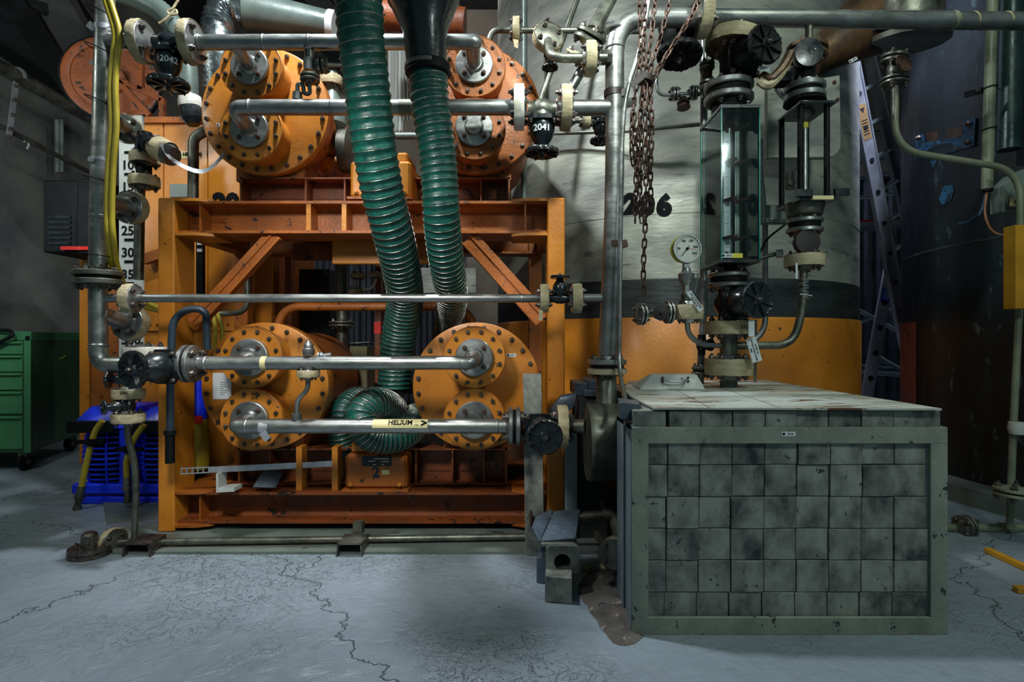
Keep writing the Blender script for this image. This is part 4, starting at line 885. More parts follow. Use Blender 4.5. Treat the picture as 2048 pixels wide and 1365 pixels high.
def brick(x0, x1, z0, z1, y0, dep=.18):
    j = lambda a: rng2.uniform(-a, a)
    y = y0+j(.004)+.002; g = .0012
    b = B(); b.ob((0, 0, 0), (x1-x0-2*g, j(.0012), 0), (0, dep, 0), (j(.0008), 0, z1-z0-2*g))
    me = mesh('lead_brick', b, lead, bevel=.0011)
    inst('lead_brick', me, lb, Matrix.Translation(V((x0+g, y, z0+g))))
cols = [1290, 1335, 1399.5, 1464, 1530, 1595, 1660, 1724.5, 1790, 1868]; rows = [884, 930, 994, 1058, 1121, 1185, 1242]
for r in range(6):
    sh = [0, -.5, -2.2, -3, -3, -6][r]
    for k in range(9):
        a = cols[k]+(sh if 0 < k else 0)+rng2.uniform(-.7, .7)*(k > 0); c = cols[k+1]+(sh if k < 8 else 0)
        brick(lx(a, d0+.016), lx(c, d0+.016), lz(rows[r+1], d0+.016), lz(rows[r], d0+.016), d0+.014)
tc = [1268, 1334, 1339, 1403, 1467, 1532, 1596, 1661, 1726, 1790, 1885]
for k in range(10):
    if k == 1: continue
    brick(lx(tc[k]), lx(tc[k+1]), lz(856), lz(822), d0+.006)
# inner fill behind the face (further courses, only their shade shows in the joints) and side courses seen from the left
b = B(); b.box(.475, lx(1862), d0+.2, 2.95, .02, lz(824)); mk('lead_core', b, lead_b, lb)
cvz = lz(820)
cv = thing('cover_plate', 'stained pale steel cover plate lying on the lead box', 'plate', (lx(1580), 2.4, cvz))
b = B()
def cp_(px, py): dd = (CH-cvz)*F/(py-682.5); return V((P(px, 0, dd).x, dd, cvz))
poly = [cp_(1308, 820), cp_(1884, 821.5), cp_(1532, 763), cp_(1256, 764), cp_(1248, 784), cp_(1263, 797)]
b.prism(poly, (0, 0, .006)); mk('sheet', b, cover_m, cv)
for (p0, p1) in (((1420, 820), (1318, 765)), ((1560, 820), (1400, 764)), ((1345, 783), (1640, 783))):
    b = B(); q0, q1 = cp_(*p0)+Z*.006, cp_(*p1)+Z*.006; b.bar(q0, q1, .0025, .0012, Z); mk('panel_seam', b, rust, cv)
b = B(); b.ob((lx(1243), d0+.03, lz(842)), (.075, .03, -.012), (.02, .14, 0), (0, 0, .055)); mk('lead_block', b, lead_b, label='blue-grey lead block wedged at the left front corner of the box top', cat='block', bevel=.003)
# white wedge cover with handle
hc = thing('wedge_cover', 'white-painted wedge-shaped cover with a grab handle on the lead box', 'cover', cp_(1345, 780))
zb = cvz+.0065
def cq(px, py, z): dd = 2.42 if py > 775 else 2.72; return V((P(px, 0, dd).x, dd, z))
A_ = [V((P(1280, 0, 2.42).x, 2.42, zb)), V((P(1411, 0, 2.42).x, 2.42, zb)), V((P(1400, 0, 2.72).x, 2.70, zb)), V((P(1262, 0, 2.7).x, 2.70, zb))]
zt_ = P(0, 749, 2.5).z; T_ = [V((P(1303, 0, 2.47).x, 2.47, zt_)), V((P(1394, 0, 2.47).x, 2.47, zt_)), V((P(1390, 0, 2.55).x, 2.55, zt_)), V((P(1300, 0, 2.55).x, 2.55, zt_))]
b = B(); b.add(A_+T_, [(3, 2, 1, 0), (4, 5, 6, 7), (0, 1, 5, 4), (1, 2, 6, 5), (2, 3, 7, 6), (3, 0, 4, 7)]); mk('wedge', b, white, hc, bevel=.004)
b = B(); b.tube(fillet([P(1327, 758, 2.455), P(1331, 762, 2.41), P(1370, 764, 2.41), P(1374, 759, 2.455)], .02, 5), .006, 8); hd = mk('handle', b, alu, hc)
me = boltmesh(.006, 0, bolt_m)
for px in (1325, 1376):
    for py in (756, 763): inst('bolt', me, hd, mtx(P(px, py, 2.447), X, -Z, -Y))
sticker(lb, P(1577, 868.5, d0), S(27, d0), S(9, d0))
# ================================================================== horizontal steel drum and scrap left of the box
b = B(); dc = V((.31, 2.36, P(0, 889, 2.30).z)); R_ = .158
b = B(); b.lathe([(0, .10), (.004, .153), (.0, .158), (.012, .161), (.02, R_), (.14, R_), (.15, .1)], dc, X, 56)
sd = mk('steel_drum', b, steel_d, label='dull horizontal steel drum between the valve and the lead box', cat='drum')
run('drain_pipe', 'short pipe dropping from under the horizontal steel drum', [V((.40, 2.36, dc.z-.15)), V((.405, 2.36, .42))], .014, 0, steel_d)
# dark box frame behind the drum
bx = thing('lead_stack', 'stepped stack of dark lead plates behind the horizontal drum', 'stack', (.42, 2.95, 0))
for i, (x0, x1, y0, y1, z0, z1) in enumerate(((.31, .44, 2.62, 2.95, 0, .66), (.33, .465, 2.60, 2.95, .665, .695), (.36, .47, 2.64, 2.95, .696, .735), (.30, .36, 2.7, 2.95, .66, .72))):
    b = B(); b.box(x0, x1, y0, y1, z0, z1); mk('lead_plate', b, lead_b if i else dark_w, bx, bevel=.003)
b = B(); b.prism([P(1096, 828, 2.6), P(1122, 795, 2.6), P(1153, 790, 2.6), P(1150, 812, 2.6), P(1112, 850, 2.6)], (0, .02, .01)); mk('bent_plate', b, lead_b, label='bent dark lead sheet leaning behind the taped flange by the drum', cat='plate', bevel=.002)
b = B(); b.box(.245, .30, 2.60, 2.66, 0, .55); mk('steel_post', b, side_p, label='grey-green upright post in the gap right of the orange frame', cat='post', bevel=.003)
# leaning plank
pl = B(); pl.ob(P(1051, 1116, 2.43), P(1089, 1116, 2.43)-P(1051, 1116, 2.43), (0, .022, 0), P(1046, 748, 2.52)-P(1051, 1116, 2.43))
mk('leaning_plank', pl, lead, label='tall narrow grey plank leaning on the orange frame', cat='plank', bevel=.002)
# valves under the drum
q = thing('floor_valve_line', 'grey pipe with rusty handwheel poking left behind the lead chute', 'valve', P(1140, 1060, 2.3))
b = B(); b.tube([P(1072, 1036, 2.42), P(1195, 1033, 2.42)], .013, 12); b2 = mk('pipe', b, steel_d, q)
b = B(); b.tube([P(1165, 1034, 2.42), P(1215, 1030, 2.42)], .020, 14); mk('sleeve', b, steel_d, b2)
b = B(); b.tube(fillet([P(1205, 1030, 2.42), P(1228, 1030, 2.42), P(1242, 1080, 2.38)], .04), .028, 16); mk('elbow', b, steel_d, q)
b = B(); b.lathe([(-.006, .03), (0, .036), (.006, .03)], P(1062, 1038, 2.40), X, 24); b.bar(P(1062, 1038, 2.40), P(1078, 1036, 2.41), .012, .012); mk('handwheel', b, bolt_r, q)
b = B(); b.lathe([(0, .05), (.012, .052)], P(1222, 1005, 2.5), V((.3, -1, .1)), 28); fl = mk('flange', b, steel_d, q); boltring(fl, P(1222, 1005, 2.487), V((.3, -1, .1)), .036, 4, .008, bolt_r)
q = thing('floor_flange', 'small round flange with taped rim in the dirt beside the box leg', 'flange', P(1232, 1150, 2.05))
flanges(q, P(1228, 1107, 2.1), V((-.5, -1, .1)), .056, .03, None, 4, steel_d, .012, .02); b = B(); b.lathe([(-.014, .0575), (.014, .0575)], P(1228, 1107, 2.1), V((-.5, -1, .1)), 30, cap=False); mk('tape_wrap', b, tape, q)
b = B(); b.tube([P(1228, 1107, 2.1), P(1195, 1070, 2.35)], .02, 12); mk('pipe', b, steel_d, q)
# lead chute and cubes
cz = lambda py, d: P(0, py, d).z
b = B()
f0, f1, f2, f3 = P(1080, 1083, 2.09), P(1152, 1078, 2.09), P(1161, 1018, 2.24), P(1108, 1022, 2.24)
b.prism([f0, f1, f2, f3], (0, .03, -.055)); ch = mk('lead_chute', b, lead_b, label='blue-grey sloping lead chute block on top of the cube stack', cat='block', bevel=.003)
b = B(); b.prism([P(1075, 1040, 2.2), P(1107, 1022, 2.23), P(1080, 1086, 2.09), P(1068, 1062, 2.12)], (-.01, .03, 0)); mk('lead_wedge', b, lead_b, label='curved lead side wedge left of the sloping chute', cat='block', bevel=.003)
b = B(); b.box(P(1082, 0, 2.08).x, P(1150, 0, 2.08).x, 2.08, 2.26, cz(1095, 2.08), cz(1087, 2.08)); mk('lead_plate', b, lead, label='thin lead slab between the chute and the holed cube', cat='plate', bevel=.003)
x0, x1, z0, z1, y0 = P(1093, 0, 2.06).x, P(1159, 0, 2.06).x, cz(1148, 2.06), cz(1093, 2.06), 2.06
b = B(); cxh, czh, rh, n = (x0+x1)/2-.002, (z0+z1)/2-.010, .031, 32   # block with a real bore
def sq(q):
    c, s = math.cos(q), math.sin(q); k = 1/max(abs(c)/((x1-x0)/2), abs(s)/((z1-z0)/2)); return V(((x0+x1)/2+c*k, 0, (z0+z1)/2+s*k))
vs = []
for yy in (y0, y0+.17):
    vs += [sq(2*PI*i/n+PI/4*0)+Y*yy for i in range(n)]+[V((cxh+rh*math.cos(2*PI*i/n), yy, czh+rh*math.sin(2*PI*i/n))) for i in range(n)]
fs = []
for i in range(n):
    j = (i+1) % n; fs += [(i, n+i, n+j, j)[::-1], (2*n+i, 2*n+j, 3*n+j, 3*n+i)[::-1], (i, j, 2*n+j, 2*n+i)[::-1], (n+i, 3*n+i, 3*n+j, n+j)[::-1]]
fs.append(tuple(3*n+i for i in range(n)))
b.add(vs, fs); lc = mk('lead_cube', b, lead, label='lead cube with a round bored hole facing the camera', cat='block', ang=20)
b = B(); b.ob((P(1090, 0, 2.0).x, 2.0, 0), (P(1143, 0, 2.0).x-P(1090, 0, 2.0).x, -.015, 0), (.02, .2, 0), (0, 0, cz(1146, 2.03))); mk('lead_cube', b, lead, label='plain lead cube on the floor at the bottom of the stack', cat='block', bevel=.003)
b = B(); b.ob((P(1073, 0, 2.15).x, 2.16, 0), (.06, -.02, 0), (.02, .12, 0), (0, 0, cz(1118, 2.15))); mk('lead_cube', b, lead_b, label='lead block on the floor half hidden left behind the cube stack', cat='block', bevel=.003)
b = B(); b.ob((P(1083, 0, 2.2).x, 2.19, cz(1155, 2.2)), (.03, -.03, 0), (.03, .1, 0), (0, 0, .19)); mk('lead_slab', b, lead_b, label='upright lead slab at the left flank of the holed cube', cat='block', bevel=.003)
b = B(); N = 40; c0 = P(1185, 1190, 1.98); rr = random.Random(5); ring = []
for i in range(N):
    q = 2*PI*i/N; ring.append(V((.36+(.11+.015*math.sin(3*q)+rr.uniform(-.006, .006))*math.cos(q)*1.0, 2.02+(.30+.03*math.sin(2*q))*math.sin(q), .001)))
vs = [V((.36, 2.05, .022))]+[V((.36, 2.05, 0)).lerp(p, .55)+Z*(.014+rr.uniform(0, .008)) for p in ring]+ring
b.add(vs, [(0, 1+i, 1+(i+1) % N) for i in range(N)]+[(1+i, 1+N+i, 1+N+(i+1) % N, 1+(i+1) % N) for i in range(N)]); mk('dirt_heap', b, debris_m, label='low heap of brown dirt and scraps beside the box leg', cat='debris', kind='stuff', ang=80)
for i, (px, py, d, sx, lb_) in enumerate(((1176, 1138, 2.28, .030, 'pale crumpled tape scrap on the dirt right of the holed cube'), (1208, 1137, 2.3, .024, 'crumpled tan scrap on the dirt by the small flange'), (1207, 1215, 1.95, .02, 'bright crumpled foil scrap at the front of the dirt'))):
    b = B(); b.lathe([(-sx, sx*.2), (-sx*.6, sx*.7), (0, sx*.9), (sx*.5, sx*.5), (sx, sx*.25)], P(px, py, d), V((1, .3, .4)), 7); mk('crumpled_scrap', b, (card, tape, foil)[i], label=lb_, cat='scrap', ang=5)
b = B(); b.box(.38, .43, 2.02, 2.12, .02, .06); mk('lead_block', b, lead_b, label='small dark blue block lying on the dirt against the box leg', cat='block')
# ================================================================== hoses
def hose(name, label, pts, r, pitch, pitch2=None, wr=.0017, n=36, seg=16, sag=.93):
    p = spline(pts, seg); d = [0]
    for i in range(1, len(p)): d.append(d[-1]+(p[i]-p[i-1]).length)
    Ltot = d[-1]; pitch2 = pitch2 or pitch
    # parallel-transport frames at fine arc positions
    ss = []; s = 0; kk = []; turn = 0.
    while s < Ltot:
        pt = pitch+(pitch2-pitch)*(s/Ltot); 
        ss.append(s); kk.append(turn); s += pt/6; turn += 1/6
    j = 0; C_ = []
    for s in ss:
        while j < len(d)-2 and d[j+1] < s: j += 1
        f = (s-d[j])/max(1e-9, d[j+1]-d[j]); C_.append(p[j].lerp(p[j+1], f))
    t0 = (C_[1]-C_[0]).normalized(); u, v, _ = basis(t0); vs = []; fs = []; hel = []
    rr = random.Random(len(label))
    fr_ = []
    for k, c in enumerate(C_):
        t_ = (C_[min(k+1, len(C_)-1)]-C_[max(k-1, 0)]).normalized(); q = t0.rotation_difference(t_); u = q @ u; v = q @ v; t0 = t_
        fr_.append((c, u.copy(), v.copy()))
        w_ = kk[k]
        for i in range(n):
            a = 2*PI*i/n; ph = (w_-i/n) % 1.0; rad = r*(sag+(1-sag)*abs(math.cos(PI*ph))**1.5)+rr.uniform(-.0006, .0006)*(r/.09)
            # fabric bulges out slightly between the wires
            vs.append(c+(u*math.cos(a)+v*math.sin(a))*rad)
    m = len(C_)
    for k in range(m-1):
        for i in range(n):
            jn = (i+1) % n; fs.append((k*n+i, k*n+jn, (k+1)*n+jn, (k+1)*n+i))
    t = thing(name, label, 'hose', p[-1]); b = B(); b.add(vs, fs); mk('fabric', b, green, t, ang=75)
    # the wire helix itself
    hp = []
    for k in range(m-1):
        for f_ in (0, .25, .5, .75):
            c = fr_[k][0].lerp(fr_[k+1][0], f_); uu = fr_[k][1].lerp(fr_[k+1][1], f_); vv = fr_[k][2].lerp(fr_[k+1][2], f_)
            a = 2*PI*((kk[k]+(kk[k+1]-kk[k])*f_) % 1.0); hp.append(c+(uu*math.cos(a)+vv*math.sin(a))*(r+.0006))
    b = B(); b.tube(hp, wr, 5); mk('wire_spiral', b, wire, t, ang=80)
    return t
hose('ducting_hose', 'left of two fat green ribbed hoses, running down from the top edge', [P(716, -30, 2.12), P(722, 70, 2.14), P(735, 180, 2.2), P(748, 290, 2.26), P(766, 390, 2.36), P(787, 470, 2.48), P(804, 545, 2.66), P(810, 600, 2.82), P(800, 660, 2.92), P(792, 720, 2.96), P(788, 775, 2.97)], .0885, .041, .023)
hose('ducting_hose', 'right of two green ribbed hoses, clamped under the black funnel', [P(856, 140, 2.32), P(859, 190, 2.32), P(868, 260, 2.33), P(877, 330, 2.35), P(882, 410, 2.38), P(886, 470, 2.46), P(894, 530, 2.58), P(903, 585, 2.78), P(901, 630, 3.05), P(892, 680, 3.29), P(884, 750, 3.40)], .0785, .033, .020)
hose('coiled_hose', 'green ribbed hose curled in a loop between the lower vessels', [P(828, 830, 3.08), P(826, 850, 2.92), P(795, 872, 2.76), P(745, 872, 2.68), P(722, 835, 2.66), P(748, 808, 2.74), P(785, 822, 2.92), P(790, 860, 3.1)], .078, .020, .016, wr=.0021)
hose('coiled_hose', 'green ribbed hose bend lying behind the curled loop, left of it', [P(690, 905, 2.95), P(682, 862, 2.92), P(690, 818, 2.96), P(722, 800, 3.12), P(752, 830, 3.25)], .070, .018, .018, wr=.0021)
b = B(); b.lathe([(-.03, .105), (.02, .105), (.03, .08)], P(788, 775, 3.0), Z, 36); mk('rubber_cuff', b, blackm, label='black rubber cuff at the lower end of the left green hose', cat='cuff')
# black funnel with clamp
fn = thing('funnel_duct', 'glossy black funnel-shaped duct feeding the right green hose', 'duct', P(855, 150, 2.32))
b = B(); z_ = lambda py: P(0, py, 2.32).z; cx = P(854, 0, 2.32)
b.lathe([(0, .081), (z_(62)-z_(135), .090), (z_(5)-z_(135), .140), (z_(2)-z_(135), .146), (z_(-12)-z_(135), .146)], (cx.x-.0, 2.32, z_(135)), V((-.05, 0, 1)), 44); mk('funnel', b, black, fn)
b = B(); b.lathe([(0, .086), (.006, .092), (.040, .092), (.046, .086)], P(856, 152, 2.32), V((-.02, 0, 1)), 40); mk('rubber_collar', b, blackm, fn)
b = B(); b.lathe([(0, .0925), (.016, .0925)], P(855, 141, 2.32), V((-.02, 0, 1)), 40); mk('clamp_band', b, steel_d, fn)
me = boltmesh(.006, 0, bolt_m)
for i in range(9): a = PI+PI*i/8+.2; inst('bolt', me, fn, mtx(V((cx.x-.018+.1455*math.cos(a), 2.32+.1455*math.sin(a), z_(-2))), V((-math.sin(a), math.cos(a), 0)), Z, V((math.cos(a), math.sin(a), 0))))
# ================================================================== ducts, upper left
dg = thing('air_duct', 'grey-green round air duct sloping across the top left with a white end cuff', 'duct', P(580, 60, 3.3))
b = B(); b.tube([P(490, 18, 3.3), P(660, 48, 3.4)], [.105, .072], 32); mk('duct', b, duct_m, dg); b = B(); b.tube([P(657, 47, 3.4), P(672, 50, 3.4)], .078, 32); mk('cuff', b, label_w, dg)
def flex(label, pts, r, pitch, m, name='flexible_duct', n=24):
    p = spline(pts, 12); d = [0]
    for i in range(1, len(p)): d.append(d[-1]+(p[i]-p[i-1]).length)
    cs = []; rs = []; s = 0; k = 0; j = 0
    while s < d[-1]:
        while j < len(d)-2 and d[j+1] < s: j += 1
        cs.append(p[j].lerp(p[j+1], (s-d[j])/max(1e-9, d[j+1]-d[j]))); rs.append(r*(1 if k % 2 else .9)); s += pitch/2; k += 1
    b = B(); b.tube(cs, rs, n); return mk(name, b, m, label=label, cat='duct', ang=80)
flex('silver crinkled flexible duct bending up at the top left of the air duct', [P(500, 18, 3.3), P(462, 15, 3.3), P(440, 45, 3.3), P(436, 110, 3.3), P(440, 180, 3.35)], .100, .026, foil)
fd = flex('thin grey ribbed hose drooping from the top left behind valve 2042', [P(215, -25, 2.95), P(270, -5, 2.95), P(325, 25, 2.95), P(362, 80, 2.95), P(374, 140, 2.95), P(376, 195, 2.95)], .052, .018, duct_m)
q = thing('hose_end', 'black plastic-wrapped end with a white band on the thin grey hose', 'hose', P(382, 255, 2.93))
b = B(); b.lathe([(0, .054), (.03, .056), (.06, .052)], P(380, 216, 2.95), Z, 24); mk('white_band', b, tape_w, q)
b = B(); b.lathe([(0, .03), (.03, .050), (.06, .055), (.09, .052)], P(387, 250, 2.93), V((-.2, 0, 1)), 14); mk('plastic_wrap', b, black, q, ang=20)
run('rope', 'pale rope tied round the thin grey hose and going up', [P(366, -15, 2.85), P(345, 18, 2.85), P(334, 22, 2.85), P(338, 30, 2.85), P(355, 28, 2.85), P(352, 18, 2.85), P(330, 40, 2.85), P(318, 47, 2.85)], .006, .02, tape, n=8)
b = B()
for k in range(22):
    a = P(776+k*1.5, 0, 3.9).x; b.box(a, a+.012, 3.9+.015*(k % 3), 3.915+.015*(k % 3)+.01, P(0, 262 if k < 12 else 240, 3.9).z, P(0, 98, 3.9).z)
vs = []; K = 40
b = B()
for k in range(K):
    x = P(776, 0, 3.9).x+k/(K-1)*S(46, 3.9); y = 3.9+.02*math.sin(k*1.1); vs += [V((x, y, P(0, 262-(22 if k > 24 else 0), 3.9).z)), V((x, y, P(0, 95, 3.9).z))]
b.add(vs, [(2*i, 2*i+2, 2*i+3, 2*i+1) for i in range(K-1)]); mk('curtain', b, cloth, label='pleated white curtain hanging behind between the two green hoses', cat='curtain', ang=80)
b = B(); b.tube([P(760, 30, 3.4), P(930, 48, 3.4)], .09, 28); mk('red_brown_pipe', b, orange_r, label='fat red-brown pipe behind the top of the black funnel', cat='pipe')
run('crosswise_bar', 'grey horizontal bar between the upper vessels behind the hoses', [P(665, 272, 3.4), P(905, 272, 3.4)], .022, 0, duct_m)
q = thing('pump_coupling', 'grey disc wheel with a short orange shaft housing behind the upper hoses', 'wheel', P(700, 350, 3.1))
b = B(); b.lathe([(0, .115), (.05, .118), (.055, .10)], P(683, 303, 3.1), X, 40); mk('wheel_rim', b, steel_d, q)
b = B(); b.lathe([(-.2, .08), (-.12, .085), (-.11, .06), (-.06, .055), (-.05, .03), (.0, .02)], P(683, 322, 3.1), X, 20); mk('shaft_housing', b, orange, q)
q = thing('side_fitting', 'grey-green valve body with a taped flange beside the upper left vessel', 'valve', P(664, 300, 3.2))
flanges(q, P(662, 163, 3.1), Z, .055, .05, tape, 4, steel_d, .01); b = B(); b.lathe([(0, .04), (.1, .04), (.14, .075), (.24, .07), (.3, .035), (.42, .03)], P(664, 300, 3.1), Z, 20); mk('body', b, duct_m, q)
b = B(); b.box(P(765, 0, 3.5).x, P(830, 0, 3.5).x, 3.5, 3.54, P(0, 345, 3.5).z, P(0, 318, 3.5).z); mk('pale_machine', b, white, label='pale machine base behind the right green hose above the gearbox', cat='machine')
# bits inside the frame middle bay
b = B(); b.box(P(592, 0, 4.0).x, P(660, 0, 4.0).x, 4.0, 4.3, 0, P(0, 538, 4.0).z); mk('dark_cabinet', b, dark_t, label='tall black cabinet seen through the middle of the frame', cat='cabinet', bevel=.004)
q = thing('rear_piping', 'grey pipes with cream-taped flanges seen through the frame left of the hoses', 'pipe', P(700, 640, 3.55))
b = B(); b.tube([P(684, 470, 3.55), P(684, 720, 3.55)], .035, 16); mk('pipe', b, steel_d, q); b = B(); b.tube([P(710, 500, 3.5), P(711, 585, 3.5)], .014, 12); mk('pipe', b, alu, q)
for px, py in ((716, 552), (712, 584), (753, 551)): flanges(q, P(px, py, 3.5), Z, .04, .03, tape, 4, steel_d, .008)
b = B(); b.tube(fillet([P(722, 580, 3.5), P(745, 578, 3.5), P(753, 555, 3.5)], .06), .008, 10); mk('bent_tube', b, tape_w, q)
flanges(q, P(684, 648, 3.5), Z, .08, .03, None, 6, steel_d, .01)
for px in (570, 750): b = B(); b.box(P(px, 0, 3.62).x, P(px+12, 0, 3.62).x, 3.62, 3.68, 0, 1.5); mk('upright', b, orange_r, label=('left', 'right')[px > 600]+' slim dark red upright behind the middle of the frame', cat='post')
b = B(); b.box(P(748, 0, 3.45).x, P(761, 0, 3.45).x, 3.45, 3.5, P(0, 668, 3.45).z, P(0, 644, 3.45).z); mk('red_tag', b, red, label='small bright red block behind the left green hose', cat='tag')
b = B(); b.box(P(834, 0, 4.6).x, P(952, 0, 4.6).x, 4.6, 4.64, P(0, 586, 4.6).z, P(0, 536, 4.6).z); mk('grey_board', b, tank_m, label='pale grey board seen between the two green hoses', cat='board')
cbx = thing('cardboard_box', 'dusty cardboard box with papers on top between the lower vessels', 'box', P(680, 770, 3.45))
b = B(); b.box(P(604, 0, 3.62).x, P(734, 0, 3.62).x, 3.62, 3.95, .0, P(0, 693, 3.62).z); mk('carton', b, card, cbx, bevel=.004)
for k, (dx, dy, a) in enumerate(((.02, .0, .15), (.12, .05, -.25), (.17, -.01, .1))):
    zc_ = P(0, 693, 3.62).z+.003+k*.006; x_ = P(622, 0, 3.62).x+dx; b = B(); b.ob((x_, 3.62+dy, zc_), (.2*math.cos(a), .2*math.sin(a), .01), (-.22*math.sin(a), .22*math.cos(a), 0), (0, 0, .002)); mk('paper_sheet', b, label_w if k != 1 else card, cbx)
# perforated strip and scraps on the lower beam
st_ = thing('perforated_strip', 'grey perforated metal strip leaning across the lower bay of the frame', 'strip', P(362, 942, 2.66))
p0, p1 = P(362, 943, 2.66), P(666, 928, 2.80); dr = (p1-p0).normalized()
b = B(); b.bar(p0+dr*.12, p1, .028, .004); b.bar(p0, p0+dr*.122, .004, .004, (0, -1, .0)); 
b = B(); b.bar(p0+dr*.118, p1, .028, .004); mk('strip', b, alu, st_)
b = B()
for s in (-1, 1): b.bar(p0+Z*s*.0125, p0+dr*.122+Z*s*.0125, .005, .004)
for k in range(6): b.bar(p0+dr*(.002+k*.0235)-Z*.0125, p0+dr*(.002+k*.0235)+Z*.0125, .006, .0036)
mk('slotted_end', b, alu, st_, kind='stuff')
b = B(); b.prism([P(432, 948, 2.66), P(436, 948, 2.66), P(436, 978, 2.66), P(468, 976, 2.66), P(468, 984, 2.66), P(432, 986, 2.66)], (0, .08, 0)); mk('angle_scrap', b, white, label='pale bent angle scrap standing on the lower beam', cat='scrap')
b = B(); b.prism([P(505, 975, 2.72), P(552, 976, 2.72), P(566, 944, 2.78), P(528, 940, 2.78)], (0, .012, .004)); mk('plate_scrap', b, lead_b, label='small dark tilted plate lying under the perforated strip', cat='plate')
# ================================================================== orange cabinets at the left rear
oc = thing('machine_cabinet', 'tall orange sheet-metal machine housing behind the left riser', 'cabinet', (P(380, 0, 3.6).x, 3.8, 0))
xa, xb_ = P(240, 0, 3.55).x, P(545, 0, 3.55).x; zt = P(0, 236, 3.55).z
b = B(); b.box(xa, xb_, 3.57, 4.3, .1, zt-.02); mk('carcass', b, orange_d, oc)
cuts = [240, 327, 415, 480, 545]
for k in range(4):
    zt2 = P(0, 249, 3.55).z if k < 2 else P(0, 249, 3.55).z
    b = B(); b.box(P(cuts[k], 0, 3.55).x+.003, P(cuts[k+1], 0, 3.55).x-.003, 3.55, 3.57, .1, zt2); mk('panel', b, orange, oc, bevel=.002)
b = B(); b.box(xa-.02, xb_+.02, 3.53, 4.3, zt-.035, zt); mk('top_rail', b, orange_d, oc)
b = B(); b.box(xa, xb_, 3.535, 3.55, P(0, 662, 3.55).z, P(0, 632, 3.55).z+.03); rw = mk('riveted_band', b, orange, oc)
me = boltmesh(.010, 0, orange_d)
for k in range(17): inst('rivet', me, rw, mtx(P(300+k*15.6, 649, 3.535), X, -Z, -Y))
b = B(); b.box(P(361, 0, 3.54).x, P(400, 0, 3.54).x, 3.545, 3.549, P(0, 316, 3.54).z, P(0, 302, 3.54).z); hl2 = mk('helium_label', b, label_c, oc); text('HELIUM', .032, P(383, 309, 3.54), X, Z, ink, hl2, bold=.001)
b = B(); b.box(P(340, 0, 3.54).x, P(375, 0, 3.54).x, 3.54, 3.549, P(0, 394, 3.54).z, P(0, 368, 3.54).z); mk('blank_plate', b, plas, oc)
text('20', .16, P(452, 408, 3.545), X, Z, ink, oc, 'painted_number', bold=.01)
b = B(); b.bar(P(288, 520, 3.5), P(345, 500, 3.5), .06, .04); b.bar(P(278, 570, 3.5), P(340, 505, 3.5), .05, .04) if 0 else None; mk('strut', b, orange_d, oc)
b = B(); b.box(P(158, 0, 4.25).x, P(178, 0, 4.25).x, 4.25, 4.35, 0, P(0, 514, 4.25).z); mk('orange_post', b, orange, label='slim orange post left of the thick riser pipe', cat='post', bevel=.004)
b = B(); b.box(P(182, 0, 3.9).x, P(238, 0, 3.9).x, 3.9, 4.2, 0, P(0, 520, 3.9).z); mk('orange_locker', b, orange_d, label='dark orange box section behind the lower part of the riser', cat='cabinet', bevel=.004)
q = thing('perforated_bracket', 'black perforated upright bracket behind the left orange post', 'bracket', P(395, 480, 3.3))
b = B(); b.box(P(392, 0, 3.3).x, P(405, 0, 3.3).x, 3.3, 3.33, P(0, 590, 3.3).z, P(0, 480, 3.3).z); mk('upright', b, blackm, q)
for k in range(2): b = B(); b.box(P(394, 0, 3.29).x, P(403, 0, 3.29).x, 3.29, 3.3, P(0, 490+k*14, 3.29).z, P(0, 484+k*14, 3.29).z); mk('tag', b, label_w, q)
run('grey_loop_pipe', 'dark grey pipe elbow behind the diagonal brace at left', [P(495, 520, 3.2), P(495, 625, 3.2), P(440, 628, 3.2)], .0125*1.3, .09, steel_d)
run('black_hose', 'dark blue-black hose looping over the left orange post and down', [P(415, 700, 2.66), P(412, 620, 2.64), P(375, 617, 2.62), P(346, 640, 2.6), P(341, 720, 2.6), P(340, 905, 2.6)], .0165, .12, mat('blue_black_rubber', '2c3d4a', '1d2a33', .4, 0, 5, bump=.05), n=14)
b = B(); b.lathe([(-.01, .026), (.01, .026)], P(340, 866, 2.6), Z, 16); b.lathe([(-.02, .02), (.12, .02)], P(340, 918, 2.6), Z, 14); mk('hose_clip', b, blackm, label='black clip and end sleeve on the dark hose by the orange post', cat='clip', kind='stuff')
for i, (a_, lab) in enumerate(((0, 'left of two thin olive hoses hanging behind the lower left vessel'), (9, 'right of two thin olive hoses hanging behind the lower left vessel'))):
    run('olive_hose', lab, [P(425+a_, 625, 3.0), P(432+a_*1.6, 660, 3.0), P(428+a_*1.5, 700, 3.0)], .011, .1, yellow, n=10)
run('hose_bundle', 'yellow hose pair passing behind the orange post at left', [P(290, 612, 2.95), P(330, 622, 2.95), P(420, 626, 2.95)], .02, .1, yellow, n=10)
